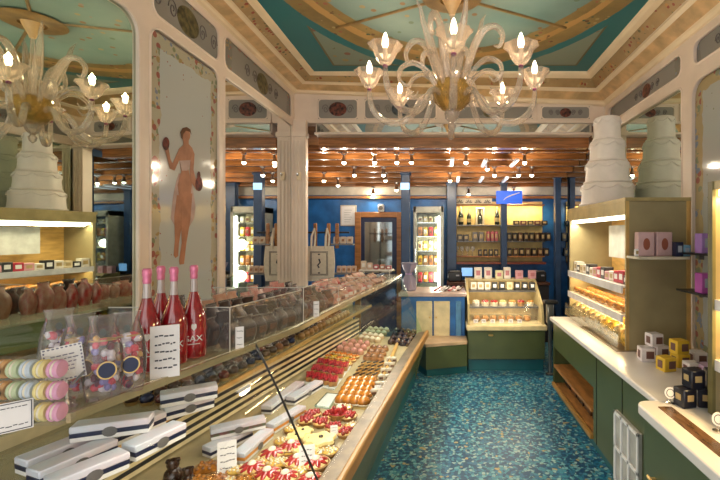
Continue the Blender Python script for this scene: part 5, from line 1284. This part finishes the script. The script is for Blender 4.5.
card('menu_card', 'tall white printed card standing before the red bottles', 'card', X, Y, SZ, .078, .163, 5, -.06, None, 31)
def packet(name, m, lm, w=.078, d=.04, h=.15):
    t = thing(name, '', 'packet'); MB().loft(bagmesh(w, d, h)).build('packet_body', m, t); MB().cbox(0, -d * .62, h * .4, w * .5, .003, h * .3).build('packet_label', lm, t)
    MB().loft([[(-w * .4, -.004, h * .94), (w * .4, -.004, h * .94), (w * .4, .004, h * .94), (-w * .4, .004, h * .94)], [(-w * .44, -.002, h * 1.05), (w * .44, -.002, h * 1.05), (w * .44, .002, h * 1.05), (-w * .44, .002, h * 1.05)]]).build('crimped_top', cello, t); return t
PK = {}
def pk_(nm, m, lm, **k): PK[nm] = Proto(packet(nm.replace(' ', '_') + '_packet', m, lm, **k))
pk_('dark chocolate', M('bark_dark', (.045, .018, .012), .34, 0, .5, 26, col2=(.012, .005, .004)), M('bark_label', (.12, .05, .025), .4), w=.085, d=.05, h=.12)
pk_('burgundy praline', M('praline_wine', (.13, .02, .015), .3, 0, .5, 30, col2=(.03, .01, .008)), M('praline_label', (.20, .07, .04), .4), w=.085, d=.05, h=.12)
pk_('rose candy', M('candy_rose', (.50, .13, .11), .28, 0, .4, 34, coat=.3, col2=(.62, .38, .30)), white, w=.085, d=.055, h=.11)
pk_('tan biscuit', M('biscuit_tan', (.56, .36, .26), .3, 0, .3, 30, coat=.3, col2=(.44, .20, .13)), brn, w=.09, d=.06, h=.11)
pk_('red striped', M('candy_red', (.52, .05, .05), .25, 0, .3, 20, coat=.4, col2=(.70, .42, .36)), white, w=.08, d=.05, h=.11)
rq = random.Random(11)
def shelfrows(y0, n, dy, rows, pick, where, group, sc=.8, off=.06, dd=.10):
    for j in range(rows):
        for i in range(n):
            y = y0 + dy * i + .02 * (j % 2); x = xt(y) - off - dd * j; nm = pick(i, j); k = rq.uniform(.88, 1.12)
            PK[nm].put((x, y, SZ), 1.2 + rq.uniform(-.4, .4), f'{nm} packet, {ORD[i]} {where}, {ORD[j]} row behind the shelf edge', group, (k, k, (sc + .2 * j) * k))
shelfrows(1.69, 6, .078, 4, lambda i, j: 'tan biscuit' if j == 3 and i > 2 else 'dark chocolate', 'past the red bottles', 'packets beside the red bottles')
shelfrows(2.22, 6, .08, 4, lambda i, j: ('red striped' if i > 2 else 'rose candy') if j == 3 else ('burgundy praline' if (i + j) % 3 else 'dark chocolate'), 'along the second acrylic guard', 'packets behind the second guard')
shelfrows(2.77, 8, .085, 3, lambda i, j: ('rose candy', 'tan biscuit', 'rose candy', 'red striped')[(i + 2 * j) % 4], 'along the third acrylic guard', 'packets behind the third guard', sc=.62)
shelfrows(3.52, 7, .09, 3, lambda i, j: 'rose candy' if (i * 2 + j) % 5 == 0 else 'tan biscuit', 'along the farthest acrylic guard', 'packets behind the farthest guard', sc=.5)
for y0, y1, h, w in ((1.62, 2.13, .17, 'nearest the red bottles, before dark chocolate packets'), (2.15, 2.68, .18, 'in the middle of the shelf before burgundy packets'), (2.70, 3.42, .12, 'before the rose packets'), (3.44, 4.16, .10, 'at the far end before the tan packets')):
    A = [(xt(y0) - .012, y0), (xt(y1) - .012, y1), (xtb(y0) + .08, y0)]
    tt = thing('acrylic_guard', 'clear acrylic guard ' + w, 'acrylic guard', (A[0][0], y0, SZ), 0, 'clear acrylic guards on the top shelf')
    for nm, p, q, dv in (('front_pane', A[0], A[1], (-.003, 0, 0)), ('near_pane', A[2], A[0], (0, .003, 0))):
        MB().plate([(p[0], p[1], SZ), (q[0], q[1], SZ), (q[0], q[1], SZ + h), (p[0], p[1], SZ + h)], dv).build(nm, acry, tt, world=True, smooth=False)
    MB().tube([(A[2][0], A[2][1], SZ + h), (A[0][0], A[0][1], SZ + h), (A[1][0], A[1][1], SZ + h)], .002, 5).build('top_edge', M('acrylic_edge', (.62, .60, .56), .15), tt, world=True)
    MB().tube([(A[0][0], A[0][1], SZ), (A[0][0], A[0][1], SZ + h)], .002, 5).build('corner_edge', M('acrylic_edge'), tt, world=True)
for k, (y, w) in enumerate(((1.66, 'clipped before the dark chocolate packets'), (2.30, 'before the burgundy packets'))):
    card('price_tag', 'narrow white price tag ' + w, 'price tag', xt(y) - .003, y, SZ, .030, .085, 3, -.1, None, 50 + k)
# raised white tray near the far end
tt = thing('white_riser', 'raised white tray with packets at the far end of the top shelf', 'tray', (-.74, 4.55, SZ))
MB().rbox(0, 0, .07, .36, .16, .016, .006).build('tray_board', white, tt); MB().cyl((-.14, 0, 0), (-.14, 0, .065), .008).cyl((.14, 0, 0), (.14, 0, .065), .008).build('riser_post', chrome, tt)
for k in range(5):
    smallbox('treat_packet', f'small packet, {ORD[k]} from the left on the raised white tray', 'packet', 'packets on the raised white tray', -.88 + .068 * k, 4.55, SZ + .0785, .055, .05, [.09, .07, .05, .05, .04][k], [M('sachet_pale'), M('sachet_cream'), dark[3], M('rose_sponge'), dark[3]][k], white)
